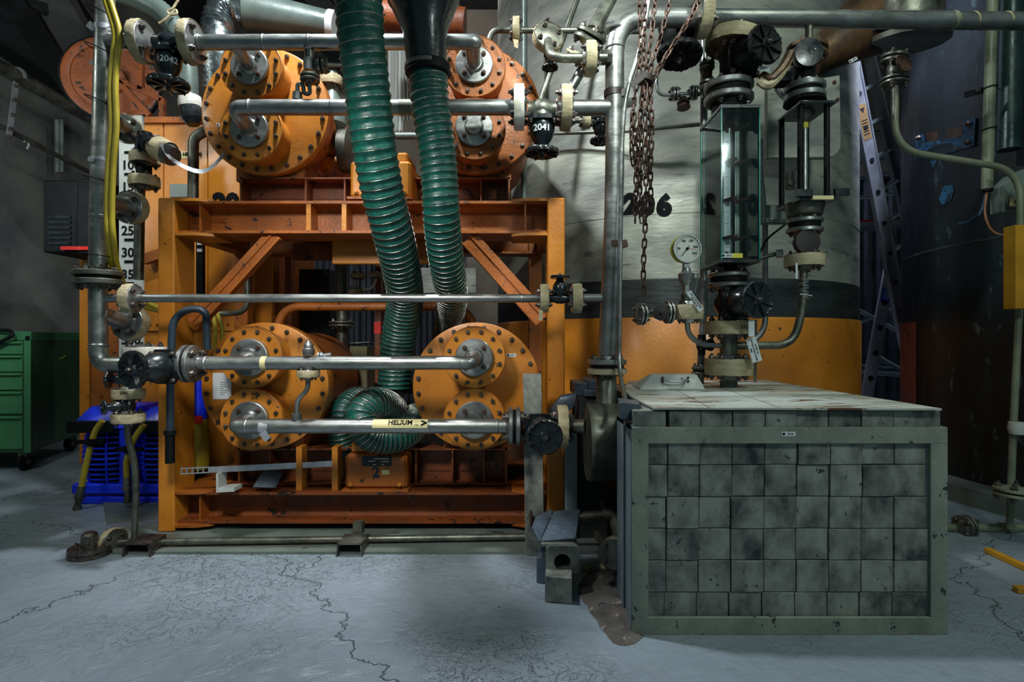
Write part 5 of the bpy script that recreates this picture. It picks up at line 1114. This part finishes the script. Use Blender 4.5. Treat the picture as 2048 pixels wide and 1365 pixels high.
# orange pulley wheel
pw = thing('belt_drive', 'large orange belt pulley with a black belt at upper left', 'wheel', P(215, 155, 4.0)); pc = P(222, 158, 4.0); pa_ = V((.45, -1, -.0)).normalized()
b = B(); b.lathe([(-.05, .27), (-.045, .29), (.0, .29), (.005, .27), (-.005, .24), (-.015, .235), (-.015, .10), (.02, .09), (.03, .05)], pc, pa_, 56); mk('disc', b, orange_r, pw)
b = B(); b.lathe([(-.06, .27), (-.058, .302), (.008, .302), (.009, .292), (-.05, .290)], pc-pa_*.01, pa_, 56, cap=False); mk('belt', b, blackm, pw)
b = B(); b.lathe([(.03, .02), (.04, .02)], pc+pa_*.0+X*-.12+Z*.1, pa_, 12); mk('hub_plate', b, steel_d, pw)
q = thing('pulley_bracket', 'rusty orange angle bracket holding the pulley behind the riser', 'bracket', P(300, 225, 3.8))
for p_ in (((235, 158), (325, 200)), ((235, 160), (300, 232)), ((325, 198), (325, 235)), ((282, 80), (282, 180))):
    b = B(); b.bar(P(*p_[0], 3.8), P(*p_[1], 3.8), .035, .03); mk('angle', b, orange_r, q)
# measuring board
mb = thing('measuring_board', 'tall white measuring board with black numbers behind the riser', 'board', P(262, 720, 3.15))
b = B(); b.box(P(238, 0, 3.1).x, P(284, 0, 3.1).x, 3.1, 3.12, P(0, 745, 3.1).z, P(0, 231, 3.1).z); mk('board', b, white, mb)
for k, s in enumerate(('50', '100', '150', '200', '250', '300', '350', '400', '450', '500')):
    py = 375+(k-2)*43.7; dz = -12 if k == 0 else 0
    text(s, .070, P(262, py-22*(k == 0), 3.099), X, Z, ink, mb, 'printed_number', bold=.0012)
    b = B(); b.box(P(249, 0, 3.099).x, P(268, 0, 3.099).x, 3.097, 3.1, P(0, py+20, 3.1).z, P(0, py+15, 3.1).z); mk('tick_bar', b, ink, mb)
# steel pipe in front of the board with taped flange pair and its valves
q = thing('standpipe', 'vertical steel pipe with two taped flanges in front of the measuring board', 'pipe', P(278, 600, 2.85))
b = B(); b.tube([P(280, 370, 2.85), P(277, 560, 2.85)], .024, 16); mk('pipe', b, steel_d, q); b = B(); b.tube([P(288, 300, 2.8), P(288, 366, 2.8)], .035, 16); mk('pipe', b, blackm, q)
flanges(q, P(290, 318, 2.8), Z, .062, .05, tape, 4, steel_d, .012); flanges(q, P(289, 364, 2.8), Z, .064, .05, tape, 4, steel_d, .012)
q = thing('wall_line', 'steel stub with a taped flange coming from behind the riser at the measuring board', 'flange', P(250, 250, 2.75))
p0, p1 = P(225, 240, 2.6), P(254, 258, 2.85); b = B(); b.tube([p0, p1], .033, 16); mk('pipe', b, steel_d, q); flanges(q, p1, p1-p0, .066, .045, tape, 4, steel_d, .012, .03)
valve('dull black valve leaning right above the two taped flanges, upper left', P(290, 290, 2.78), Z, V((.9, -.6, -.2)), .06, .032, .13, .045, bm_=black, rbell=.042)
q = thing('flange_joint', 'silver and tape wrapped flange at the strap end, upper left', 'flange', P(332, 308, 2.72))
flanges(q, P(325, 300, 2.72), V((1, -.3, -.55)), .05, .09, tape, 4, steel, .012); b = B(); b.lathe([(0, .05), (.03, .045)], P(337, 309, 2.70), V((1, -.3, -.55)), 20); mk('steel_end', b, steel, q)
b = B(); p = spline([P(320, 285, 2.65), P(340, 315, 2.66), P(372, 335, 2.68), P(402, 343, 2.70), P(425, 333, 2.72), P(450, 306, 2.74)], 8); vs = []
for k, c in enumerate(p): a = .3+1.3*k/len(p); vs += [c+V((0, math.cos(a), math.sin(a)))*.014, c-V((0, math.cos(a), math.sin(a)))*.014]
vs2 = [v_+V((.0005, .0015, .0008)) for v_ in vs]; n2 = len(vs)
b.add(vs+vs2, [(2*i, 2*i+1, 2*i+3, 2*i+2) for i in range(len(p)-1)]+[(n2+2*i, n2+2*i+2, n2+2*i+3, n2+2*i+1) for i in range(len(p)-1)]+[(2*i, 2*i+2, n2+2*i+2, n2+2*i) for i in range(len(p)-1)]+[(2*i+1, n2+2*i+1, n2+2*i+3, 2*i+3) for i in range(len(p)-1)]+[(0, n2, n2+1, 1)]+[(n2-2, n2-1, 2*n2-1, 2*n2-2)])
mk('metal_strap', b, alu, label='shiny flat metal strap drooping from the upper left valve to the vessel bolt', cat='strap', ang=80)
run('elbow_pipe', 'steel pipe elbow entering the left edge of the upper left vessel', [P(386, 420, 2.9), P(387, 275, 2.9), P(412, 262, 2.9), P(425, 262, 2.95)], .026, .1, steel_d, n=16)
# yellow hoses and ties
YH = [(208, -20), (222, 22), (234, 66), (231, 110), (226, 170), (228, 250), (222, 330), (219, 420), (222, 480), (229, 530), (246, 572), (280, 600), (318, 618)]
for s, lab in ((-1, 'left of the twin yellow hoses tied along the riser pipe'), (1, 'right of the twin yellow hoses tied along the riser pipe')):
    pts = [P(x+s*5, y, 2.435 if y < 520 else 2.5+.25*(y-520)/100) for x, y in YH]
    b = B(); b.tube(spline(pts, 8), .0118, 14); mk('yellow_hose', b, yellow, label=lab, cat='hose')
for k, (py, tl) in enumerate(((33, 1), (107, 1), (208, 1), (363, .6), (513, .3))):
    c = P(206-(py*.018), py, 2.5); a = []
    for i in range(28): q_ = 2*PI*i/28; a.append(c+V((.013+.054*math.cos(q_), -.022+.062*math.sin(q_), -.022*tl*math.cos(q_))))
    b = B(); b.tube(a, .0022, 6, closed=True); mk('cable_tie', b, blackm, label='black cable tie around riser and yellow hoses, '+ORD[k], cat='cable tie', group='cable ties on the riser')
# wall pipes on the left wall
wx = -4.0
def W(px, py, x=wx): d = x*F/(px-1024); return P(px, py, d)
wp = thing('wall_pipe', 'dark steel pipe running along the left concrete wall', 'pipe', W(120, 200)); b = B(); b.tube([W(-60, 100), W(205, 250)], .055, 18); mk('pipe', b, steel_d, wp)
wp = thing('wall_pipe', 'thin steel pipe running lower along the left wall', 'pipe', W(120, 300)); b = B(); b.tube([W(-60, 222), W(190, 350)], .022, 14); mk('pipe', b, steel_d, wp)
b = B(); b.tube(fillet([W(48, 283), W(56, 281), W(58, 290), W(54, 298)], .02, 4), .007, 6); mk('cable_tie', b, white, label='white cable tie with a loose tail on the lower wall pipe', cat='cable tie')
hg = thing('pipe_hanger', 'pale slotted metal strap linking the two wall pipes at the far left', 'hanger', W(20, 270)); b = B(); b.bar(W(32, 165, -3.92), W(18, 272, -3.92), .045, .008, (1, 0, 0)); mk('strap', b, alu, hg)
b = B(); b.lathe([(-.015, .06), (.015, .06)], W(36, 150), Y, 24); mk('collar', b, alu, hg)
me = boltmesh(.014, 0, bolt_m)
for py, px in ((172, 31), (200, 28), (230, 24), (258, 20), (274, 18)): inst('bolt', me, hg, mtx(W(px, py, -3.91), V((0, 1, 0)), Z, X))
for i, px in enumerate((114, 122)): b = B(); b.tube([W(px, 240, -4.2), W(px, 345, -4.2)], .02, 10); mk('thin_conduit', b, plas, label=('left', 'right')[i]+' of two thin conduits standing on the left wall', cat='conduit')
# black equipment box
eb = thing('equipment_box', 'black wall-mounted equipment case with louvres and a red strip', 'box', P(140, 505, 3.9)); x0, x1 = P(80, 0, 3.8).x, P(148, 0, 3.8).x
z0, z1 = P(0, 504, 3.8).z, P(0, 358, 3.8).z
b = B(); b.box(x0, x1, 3.82, 4.2, z0, z1); mk('case', b, blackm, eb, bevel=.01)
b = B(); b.box(x1+.003, x1+.16, 3.82, 4.2, z0-.01, z1+.01); mk('side_unit', b, blackm, eb, bevel=.008)
for k in range(6): b = B(); b.box(x0+.05, x1-.03, 3.805, 3.82, z0+.05+k*.035, z0+.068+k*.035); mk('louvre', b, black, eb)
b = B(); b.box(P(121, 0, 3.78).x, P(180, 0, 3.78).x, 3.78, 3.80, P(0, 500, 3.78).z, P(0, 493, 3.78).z); mk('red_strip', b, red, eb)
# green drawer cabinet (slightly turned)
gc0 = V((P(62, 0, 4.0).x, 4.0, 0)); ux = V((-1, -.03, 0)).normalized(); uy = V((-.31, .95, 0)).normalized(); W_, D_, Z0, Z1 = .56, .85, .135, .985
gcab = thing('drawer_cabinet', 'green metal drawer cabinet on castors against the left wall', 'cabinet', gc0+ux*.3+uy*.4)
b = B(); b.ob(gc0+Z*Z0, ux*W_, uy*D_, Z*(Z1-Z0)); mk('carcass', b, cab_d, gcab, bevel=.006)
b = B(); b.ob(gc0+Z*Z0-uy*.004, ux*.045, uy*.02, Z*(Z1-Z0)); mk('corner_post', b, cab, gcab)
b = B(); b.ob(gc0+Z*(Z1-.06)-uy*.006+(-ux)*.002, ux*W_, uy*(D_+.006), Z*.062); mk('top_band', b, cab, gcab, bevel=.003)
dz = [(683, 709), (711, 744), (746, 780), (783, 828), (832, 898)]
for (a, c) in dz:
    za, zc_ = P(0, a, 4.0).z, P(0, c, 4.0).z; b = B(); b.ob(gc0+ux*.052+Z*zc_-uy*.016, ux*(W_-.06), uy*.016, Z*(za-zc_)); dwr = mk('drawer', b, cab, gcab, bevel=.003)
    b = B(); b.ob(gc0+ux*.056+Z*(za-.018)-uy*.034, ux*(W_-.07), uy*.018, Z*.012); mk('handle', b, cab, dwr, bevel=.003)
sticker(gcab, gc0+ux*.02+Z*(Z1-.045)-uy*.007, .03, .03, ink, ux=-ux, bars=False)
for (a, c) in ((.06, .05), (.06, D_-.06), (W_-.06, .05)):
    p_ = gc0+ux*a+uy*c; b = B(); b.lathe([(-.018, .045), (-.012, .062), (.012, .062), (.018, .045)], V((p_.x, p_.y, .062)), ux, 24); cs = mk('castor_wheel', b, blackm, gcab)
    b = B(); b.ob(V((p_.x-.03, p_.y-.03, .10)), (.06, 0, 0), (0, .06, 0), (0, 0, .036)); b.lathe([(-.024, .022), (.024, .022)], V((p_.x, p_.y, .062)), ux, 12); mk('castor_fork', b, steel_d, cs, kind='stuff')
b = B(); b.tube(fillet([gc0+ux*.32+Z*1.0-uy*.02, gc0+ux*.12+Z*.995-uy*.04, gc0+ux*.09+Z*.96-uy*.06, gc0+ux*.2+Z*.90-uy*.06, gc0+ux*.5+Z*.85-uy*.05], .06), .012, 10); mk('cable', b, blackm, label='black cable draped over the top edge of the green cabinet', cat='cable')
for k, (dy, dz_) in enumerate(((.45, .78), (.50, .785), (.53, .80))): b = B(); p_ = gc0+uy*dy+Z*dz_-ux*.001; b.ob(p_, uy*.02, Z*.008+uy*.006, -ux*.002); mk('paint_scratch', b, label_y, gcab)
# blue fans
def fan(px0, px1, d, label):
    x0, x1 = P(px0, 0, d).x, P(px1, 0, d).x; cx, R = (x0+x1)/2, (x1-x0)/2; z0, z1 = .03, P(0, 815, d).z
    t = thing('blower', label, 'fan', (cx, d+R, 0), 'blue blowers on the floor')
    cc = V((cx, d+R, 0))
    n = 12; zl, zh = z0+.07, z1-.12
    b = B(); b.lathe([(0, R*.82), (zh-zl, R*.82)], cc+Z*zl, Z, 36); mk('core', b, blackm, t)
    fb = B(); fb.lathe([(0, R*.80), (0, R), (.008, R), (.008, R*.80)], (0, 0, 0), Z, 40, cap=False); fm = mesh('fin', fb, blue)
    for k in range(n):
        f = k/(n-1); s = 1-.16*(2*f-1)**2
        inst('fin', fm, t, Matrix.Translation(cc+Z*(zl+f*(zh-zl))) @ Matrix.Diagonal((s, s, 1, 1)))
    for a in (-.5, -1.25, -2.0, -2.9, .3):
        e = V((math.cos(a), math.sin(a), 0)); pts = [cc+e*R*(1.005-.16*(2*f-1)**2)+Z*(zl+f*(zh-zl)) for f in [i/10 for i in range(11)]]; b = B(); b.tube(pts, .006, 6); mk('rib', b, blue, t)
    b = B(); b.box(x1-.035, x1+.02, d-.005, d+R, z0+.03, zh+.02); mk('outlet_wall', b, blue, t, bevel=.008)
    b = B(); b.add([V((x0+.01, d-.02, zh)), V((x1+.02, d-.02, zh)), V((x1+.02, d+2*R, zh)), V((x0+.01, d+2*R, zh)), V((x0+.10, d+.04, z1)), V((x1+.02, d+.04, z1)), V((x1+.02, d+2*R-.03, z1)), V((x0+.10, d+2*R-.03, z1))], [(3, 2, 1, 0), (4, 5, 6, 7), (0, 1, 5, 4), (1, 2, 6, 5), (2, 3, 7, 6), (3, 0, 4, 7)]); mk('hood', b, blue, t, bevel=.008)
    b = B(); b.box(x0+.02, x1-.05, d-.035, d+.0, zh-.02, zh+.045); mk('control_panel', b, blackm, t, bevel=.004)
    b = B(); b.box(x0+.05, x1+.01, d-.0, d+2*R-.03, 0, .045); b2 = mk('base', b, blue, t, bevel=.008)
    b = B(); b.box(x0+.03, x1+.01, d-.01, d+.05, z0+.03, z0+.085); mk('foot_bar', b, blue, t, bevel=.006)
fan(134, 250, 3.2, 'left of two blue slatted blowers on the floor beside the frame'); fan(258, 350, 3.2, 'right blue slatted blower, half hidden by the orange post')
for i, (pts, lab) in enumerate((([(205, 842), (190, 865), (177, 910), (162, 980)], 'left of two yellow hoses with brass ends hanging over the blue blower'), ([(288, 850), (268, 880), (254, 920), (254, 962)], 'right of two yellow hoses with brass ends hanging over the blue blower'))):
    t = thing('air_hose', lab, 'hose', P(*pts[-1], 3.1)); b = B(); pp_ = spline([P(x, y, 3.1) for x, y in pts], 8); b.tube(pp_, .0155, 14); mk('hose', b, yellow, t)
    e = pp_[-1]; dr = (pp_[-1]-pp_[-3]).normalized(); b = B(); b.lathe([(-.02, .019), (.03, .019), (.032, .024), (.05, .024), (.052, .016), (.09, .016), (.092, .020), (.12, .020)], e, dr, 12); mk('coupling', b, steel_d, t)
    c = pp_[12]; b = B(); b.lathe([(-.02, .026), (.02, .026)], c, dr, 12); b.bar(c-X*.07, c+X*.07, .02, .03); mk('clip', b, blackm, t)
bt = thing('bottle', 'yellow and blue plastic bottle squeezed behind the orange post', 'bottle', P(400, 935, 2.98))
b = B(); b.lathe([(0, .05), (.02, .058), (.20, .055), (.26, .045), (.30, .03)], P(396, 938, 3.0), Z, 20); mk('body', b, yellow, bt); b = B(); b.lathe([(0, .046), (.1, .04), (.2, .03)], P(396, 838, 3.0), Z, 20); mk('blue_top', b, blue, bt); sticker(bt, P(397, 840, 2.95), .04, .04, red, bars=False)
# ================================================================== floor pipe
fp = thing('floor_pipe', 'worn thin pipe running along the floor in front of the orange frame', 'pipe', P(600, 1088, 2.57))
b = B(); b.tube([V((P(190, 0, 2.5).x, 2.50, .032)), V((P(1052, 0, 2.58).x, 2.58, .032))], .0150, 16); mk('pipe', b, steel_d, fp)
flanges(fp, P(226, 1086, 2.50), V((1, -.35, 0)), .058, .03, tape, 4, steel_d, .01)
fl = thing('floor_flange', 'flat dark blind flange lying on the floor at the left pipe end', 'flange', P(168, 1118, 2.4)); b = B(); b.lathe([(0, .078), (.018, .08), (.02, .074), (.022, .08), (.038, .078)], V((P(172, 0, 2.42).x, 2.44, .001)), Z, 36); mk('disc', b, bolt_m, fl)
b = B(); b.lathe([(.03, .034), (.09, .03), (.1, .02)], V((P(172, 0, 2.42).x, 2.44, .0)), Z, 20); mk('hub', b, bolt_m, fl); boltring(fl, V((P(172, 0, 2.42).x, 2.44, .036)), Z, .058, 4, .010, bolt_r)
for nm, cx, wd, lab in (('channel_stand', 272, 58, 'dark channel block under the crooked drain pipe foot'), ('pipe_stand', 698, 54, 'small steel channel bracket carrying the floor pipe at mid frame')):
    d_ = 2.42; xc = P(cx, 0, d_).x; hw = S(wd, d_)/2; h = .052
    t = thing(nm, lab, 'bracket', (xc, 2.47, 0))
    b = B(); b.box(xc-hw*.9, xc+hw*.9, d_, d_+.12, h, h+.007); mk('top', b, steel_d if cx > 500 else bolt_m, t)
    for s in (-1, 1): b = B(); b.ob((xc+s*hw-(.006 if s > 0 else 0), d_, 0), (.006, 0, 0), (0, .12, 0), (-s*hw*.1, 0, h+.006)); mk('side', b, steel_d if cx > 500 else bolt_m, t)
    if cx > 500: b = B(); b.box(xc-.02, xc+.02, 2.55, 2.6, h, h+.05); mk('saddle_clamp', b, steel_d, t)
for i, (px, py, a, ln) in enumerate(((210, 1062, .35, .30), (430, 1075, .1, .12))):
    b = B(); c = V((P(px, 0, 2.75).x, 2.75, .013)); b.ob(c, V((math.cos(a), math.sin(a), 0))*ln, V((-math.sin(a), math.cos(a), 0))*.06, (0, 0, .003)); mk('sheet_scrap', b, (alu, plas)[i], label=('pale sliver of sheet metal on the floor left of the drain pipe', 'small grey-green shim lying under the bottom beam')[i], cat='scrap')
# ================================================================== right side
DC = V((4.10, 3.47, 0)); DR = 1.43
dt = thing('dark_tank', 'huge black-green weathered tank at the right edge', 'tank', DC)
b = B(); b.lathe([(.10, DR), (4.9, DR)], DC, Z, 96, cap=False); mk('shell', b, dark_t, dt)
def dpt(px, py, off=0):
    dx = (px-1024)/F; A = dx*dx+1; Bq = -2*(dx*DC.x+DC.y); Cq = DC.x**2+DC.y**2-(DR+off)**2; y = (-Bq-math.sqrt(max(0, Bq*Bq-4*A*Cq)))/(2*A); return V((dx*y, y, CH-(py-682.5)/F*y))
b = B(); _p = dpt(1834, 760); a0 = math.atan2(_p.y-DC.y, _p.x-DC.x) % (2*PI); a1 = a0-math.radians(45); vs = []
for k in range(17): a = a0+(a1-a0)*k/16; e = V((math.cos(a), math.sin(a), 0)); vs += [DC+e*(DR+.004)+Z*.1, DC+e*(DR+.004)+Z*1.05]
b.add(vs, [(2*i, 2*i+1, 2*i+3, 2*i+2) for i in range(16)]); mk('orange_base_patch', b, orange_r, dt)
b = B(); b.lathe([(0, DR+.16), (.10, DR+.16), (.102, DR+.1)], DC, Z, 96, cap=True); mk('plinth', b, plinth_m, kind='structure', label='round pale grey-green plinth under the dark tank')
b = B(); b.lathe([(1.49, DR), (1.492, DR+.004), (1.50, DR+.004), (1.503, DR)], DC, Z, 96, cap=False); mk('weld_seam', b, tank_k, dt)
def patch(poly, m, nm, off=.004, parent=dt):
    b = B(); pts = [dpt(x, y, off) for x, y in poly]; q2 = [dpt(x, y, -.002) for x, y in poly]; n = len(pts)
    b.add(pts+q2, [tuple(range(n-1, -1, -1)), tuple(range(n, 2*n))]+[(i, (i+1) % n, n+(i+1) % n, n+i) for i in range(n)]); return mk(nm, b, m, parent)
patch([(1830, 272), (1848, 268), (1850, 286), (1924, 272), (1926, 240), (1951, 236), (1948, 292), (1890, 308), (1829, 318)], bluep, 'blue_painted_plate', .012)
patch([(1850, 266), (1924, 252), (1924, 274), (1850, 288)], rust, 'old_gasket', .008)
patch([(1888, 372), (1904, 370), (1908, 382), (1900, 404), (1884, 410), (1878, 398)], bluep, 'blue_paint_patch', .003); patch([(1914, 446), (1935, 440), (1957, 425), (1962, 405), (1966, 406), (1960, 430), (1938, 446), (1918, 450)], bluep, 'blue_paint_streak', .003); patch([(1860, 322), (1875, 320), (1866, 336)], bluep, 'blue_paint_patch', .003)
me = boltmesh(.016, 0, bolt_r)
for px, py in ((1839, 276), (1937, 248), (1935, 285), (1842, 309)): p_ = dpt(px, py, .013); nn = (p_-DC); nn.z = 0; nn.normalize(); inst('bolt', me, dt, mtx(p_, Z.cross(nn), Z, nn))
patch([(1985, 700), (2060, 690), (2060, 950), (1970, 950)], duct_m, 'dark_door_panel', .02) if 0 else None
# tubes and conduits at right
run('conduit', 'pale vertical conduit ending in open wires in front of the dark tank', [P(1985, -20, 2.9), P(1974, 380, 2.9)], .025, 0, pvc, n=18)
run('vent_pipe', 'thick dark green pipe beside the pale conduit at the right edge', [P(2026, -20, 3.0), P(2018, 300, 3.0)], .052, 0, mat('dark_green_pipe', '2c4743', '1b302f', .35, .3, 6, bump=.1), n=22)
b = B(); b.lathe([(0, .027), (.012, .027)], P(1974, 383, 2.9), Z, 18); mk('end_ring', b, blackm, label='black rim at the open end of the pale conduit', cat='conduit cap')
run('copper_wire', 'thin brown wire drooping from the conduit end toward the yellow post', [P(1974, 383, 2.9), P(1968, 430, 2.88), P(1985, 470, 2.85), P(2040, 472, 2.8)], .006, .12, copper, n=8)
run('blue_wire', 'thin blue wire hanging from the conduit end', [P(1972, 383, 2.91), P(1966, 415, 2.9), P(1958, 432, 2.9)], .005, .1, bluep, n=8)
for k, py in enumerate((175, 258)):
    c = P(1980-k*2, py, 2.9); b = B(); b.tube([c+V((.030*math.cos(2*PI*i/16), .030*math.sin(2*PI*i/16), .004*math.cos(2*PI*i/16))) for i in range(16)], .003, 6, closed=True); b.tube([c+X*.03, c+X*.07-Z*.02], .002, 5); mk('cable_tie', b, blackm, label=('upper', 'lower')[k]+' black tie on the pale conduit at right', cat='cable tie')
cl = thing('pipe_clip', 'dark bracket clip beside the pale conduit near the top', 'bracket', P(1945, 185, 2.95)); b = B(); b.bar(P(1930, 190, 2.95), P(1975, 178, 2.93), .03, .01); mk('bar', b, blackm, cl); inst('bolt', boltmesh(.010, 0, bolt_m), cl, mtx(P(1954, 182, 2.93), X, -Z, -Y))
it = thing('impulse_tube', 'thin olive steel tube bending across the dark tank and down at the right edge', 'pipe', P(2018, 1050, 2.7))
b = B(); b.tube(fillet([P(1790, 165, 2.75), P(1790, 300, 2.75), P(2040, 340, 2.75), P(2041, 560, 2.72), P(2026, 870, 2.7), P(2019, 1058, 2.7)], .14, 10), .0155, 14); mk('tube', b, pvc, it)
b = B(); b.lathe([(0, .012), (.14, .013)], P(1789, 240, 2.748), Z, 14); mk('inked_marking', b, steel_d, it)
flanges(it, P(1789, 118, 2.75), V((.1, -.1, 1)), .060, .035, None, 4, steel_d, .012); flanges(it, P(1789, 163, 2.75), V((.05, 0, 1)), .060, .032, None, 4, steel_d, .012); b = B(); b.lathe([(0, .018), (.03, .034), (.07, .034), (.10, .018)], P(1789, 163, 2.75), Z, 14); mk('check_body', b, steel_d, it); b = B(); b.lathe([(0, .045), (.01, .045)], P(1806, 128, 2.68), V((.3, -1, .2)), 20); mk('cover_disc', b, bolt_r, it)
flanges(it, P(2030, 985, 2.6), V((.04, 0, 1)), .082, .034, None, 4, pvc, .016); b = B(); b.lathe([(-.025, .034), (0, .04), (.03, .036)], P(2036, 858, 2.68), Z, 16); mk('rag_wrap', b, cloth, it)
b = B(); b.tube([P(1880, 1056, 2.75), P(2080, 1058, 2.75)], .020, 14); mk('floor_tube', b, pvc, it); flanges(it, P(1930, 1054, 2.72), V((1, .25, 0)), .055, .035, None, 4, steel_d, .014)
b = B(); b.lathe([(-.03, .026), (.03, .026)], P(2012, 1057, 2.74), X, 16); mk('union', b, pvc, it)
yp = thing('yellow_sleeve', 'bright yellow rectangular protection sleeve at the right edge', 'post', P(2044, 615, 2.66)); b = B(); b.box(P(2032, 0, 2.62).x, P(2064, 0, 2.62).x, 2.62, 2.69, P(0, 618, 2.62).z, P(0, 450, 2.62).z); mk('sleeve', b, yellow_b, yp, bevel=.003)
jb = thing('junction_box', 'grey junction box with a cream bracket at the right edge', 'box', P(2030, 420, 2.85)); b = B(); b.prism([P(2006, 372, 2.85), P(2030, 348, 2.85), P(2070, 330, 2.85), P(2070, 424, 2.85), P(2006, 424, 2.85)], (0, .08, 0)); mk('cover', b, plas, jb, bevel=.004)
b = B(); b.prism([P(2016, 418, 2.84), P(2016, 388, 2.84), P(2026, 378, 2.84), P(2060, 378, 2.84), P(2060, 418, 2.84)], (0, -.03, 0)); mk('lid', b, duct_m, jb, bevel=.003); b = B(); b.box(P(2023, 0, 2.8).x, P(2040, 0, 2.8).x, 2.79, 2.81, P(0, 412, 2.8).z, P(0, 396, 2.8).z); br_ = mk('bracket', b, label_c, jb); inst('bolt', boltmesh(.008, 0, copper), jb, mtx(P(2031, 404, 2.79), X, -Z, -Y))
for i, (pts, lab) in enumerate(((((1974, 1106), (2100, 1165)), 'yellow bar lying on the floor at the right, further from camera'), (((2030, 1186), (2120, 1186)), 'yellow bar end lying on the floor at the right edge, nearer'))):
    p0 = V((P(pts[0][0], 0, 1).x, 1, 0)); 
    def fpt(px, py): dd = CH*F/(py-682.5); return V((P(px, 0, dd).x, dd, .012))
    b = B(); b.bar(fpt(*pts[0]), fpt(*pts[1]), .026, .022, Z); mk('yellow_bar', b, yellow_b, label=lab, cat='bar', bevel=.002)
# ladders and scaffold in the gap
ld = thing('aluminium_ladder', 'bright aluminium ladder leaning between the two tanks', 'ladder', P(1800, 640, 3.3))
A0, A1, B0, B1 = P(1690, 60, 4.2), P(1850, 887, 5.1), P(1722, 40, 4.6), P(1912, 869, 5.6)
for (p0, p1, wd, nm) in ((A0, A1, .105, 'stringer'), (B0, B1, .09, 'stringer')):
    b = B(); b.bar(p0, p1, wd, .035); ax = (p1-p0).normalized(); sd = ax.cross(V((0, -1, 0)))
    for s in (-1, 1): b.bar(p0+sd*s*wd*.46+V((0, -.022, 0)), p1+sd*s*wd*.46+V((0, -.022, 0)), .009, .014)
    mk(nm, b, alu, ld, kind=None)
for k in range(12):
    f = .06+k*.072; a_ = A0.lerp(A1, f); c_ = B0.lerp(B1, f*.98); b = B(); b.tube([a_, c_], .018, 12); mk('rung', b, alu, ld)
    b = B(); b.lathe([(.018, .019), (.022, .019)], a_, -Y, 14); mk('rung_hole', b, blackm, ld)
b = B(); c = A0.lerp(A1, .155); ax = (A1-A0).normalized(); sd = V((0, -1, 0)).cross(ax); c = c-Y*.0195
b.ob(c-sd*.034, sd*.068, ax*.27, (0, -.001, 0)); ws = mk('warning_sticker', b, mat('brown_label', '9a7a4c', '7b6140', .5, bump=0), ld)
b = B()
for k in range(6): b.ob(c-sd*.024-Y*.0015+ax*(.12+k*.021), sd*.048, ax*.008, (0, -.0006, 0))
mk('sticker_print', b, brownr, ws, kind='stuff'); b = B(); b.prism([c-Y*.0015+ax*.03+sd*.022, c-Y*.0015+ax*.03-sd*.022, c-Y*.0015+ax*.07], (0, -.0006, 0)); mk('warning_triangle', b, brownr, ws)
l2 = thing('aluminium_ladder', 'steep aluminium ladder stile with a blue label behind the bright ladder', 'ladder', P(1738, 800, 5.3)); q0, q1 = P(1783, 520, 5.3), P(1717, 879, 5.3); b = B(); b.bar(q0, q1, .105, .03); mk('stile', b, alu, l2)
for k in range(6): b = B(); c = q0.lerp(q1, .1+k*.14); b.lathe([(.015, .026), (.019, .026)], c, -Y, 14); mk('rung_end', b, blackm, l2)
c = q0.lerp(q1, .16); ax = (q1-q0).normalized(); sd = V((0, -1, 0)).cross(ax); b = B(); b.ob(c-sd*.04-Y*.016, sd*.08, ax*.135, (0, -.001, 0)); bl_ = mk('blue_label', b, label_b, l2)
b = B(); b.lathe([(.017, .022), (.0178, .022), (.0178, .017), (.017, .017)], c+ax*.082, -Y, 20, cap=False); b.bar(c+ax*.082-Y*.018-sd*.013-ax*.013, c+ax*.082-Y*.018+sd*.013+ax*.013, .004, .001); mk('prohibition_mark', b, label_w, bl_, kind='stuff')
for k in range(4): b = B(); b.ob(c-sd*.022-Y*.0175+ax*(.012+k*.012), sd*.044, ax*.004, (0, -.0006, 0)); mk('printed_line', b, label_w, bl_)
sf = thing('scaffold_tower', 'aluminium scaffold tubes with a platform edge in the gap between the tanks', 'scaffold', P(1760, 760, 5.8))
for (x0, y0, x1, y1, r) in ((1700, 612, 1810, 670, .020), (1700, 655, 1810, 608, .014), (1740, 705, 1815, 748, .022), (1700, 742, 1815, 750, .026), (1700, 731, 1815, 738, .016), (1700, 268, 1815, 262, .018), (1700, 330, 1815, 312, .016), (1700, 360, 1815, 340, .016), (1700, 398, 1815, 384, .018)):
    b = B(); b.tube([P(x0, y0, 5.8), P(x1, y1, 5.8)], r*1.15, 10); mk('tube', b, alu, sf)
for px in (1706, 1822): b = B(); b.tube([P(px, 100, 5.8), P(px, 862, 5.8)], .026, 10); mk('tube', b, alu, sf)
b = B(); b.bar(P(1700, 456, 5.75), P(1822, 448, 5.75), .05, .3); mk('platform_edge', b, alu, sf); b = B(); b.bar(P(1700, 444, 5.7), P(1822, 438, 5.7), .018, .03); mk('red_toe_strip', b, red, sf)
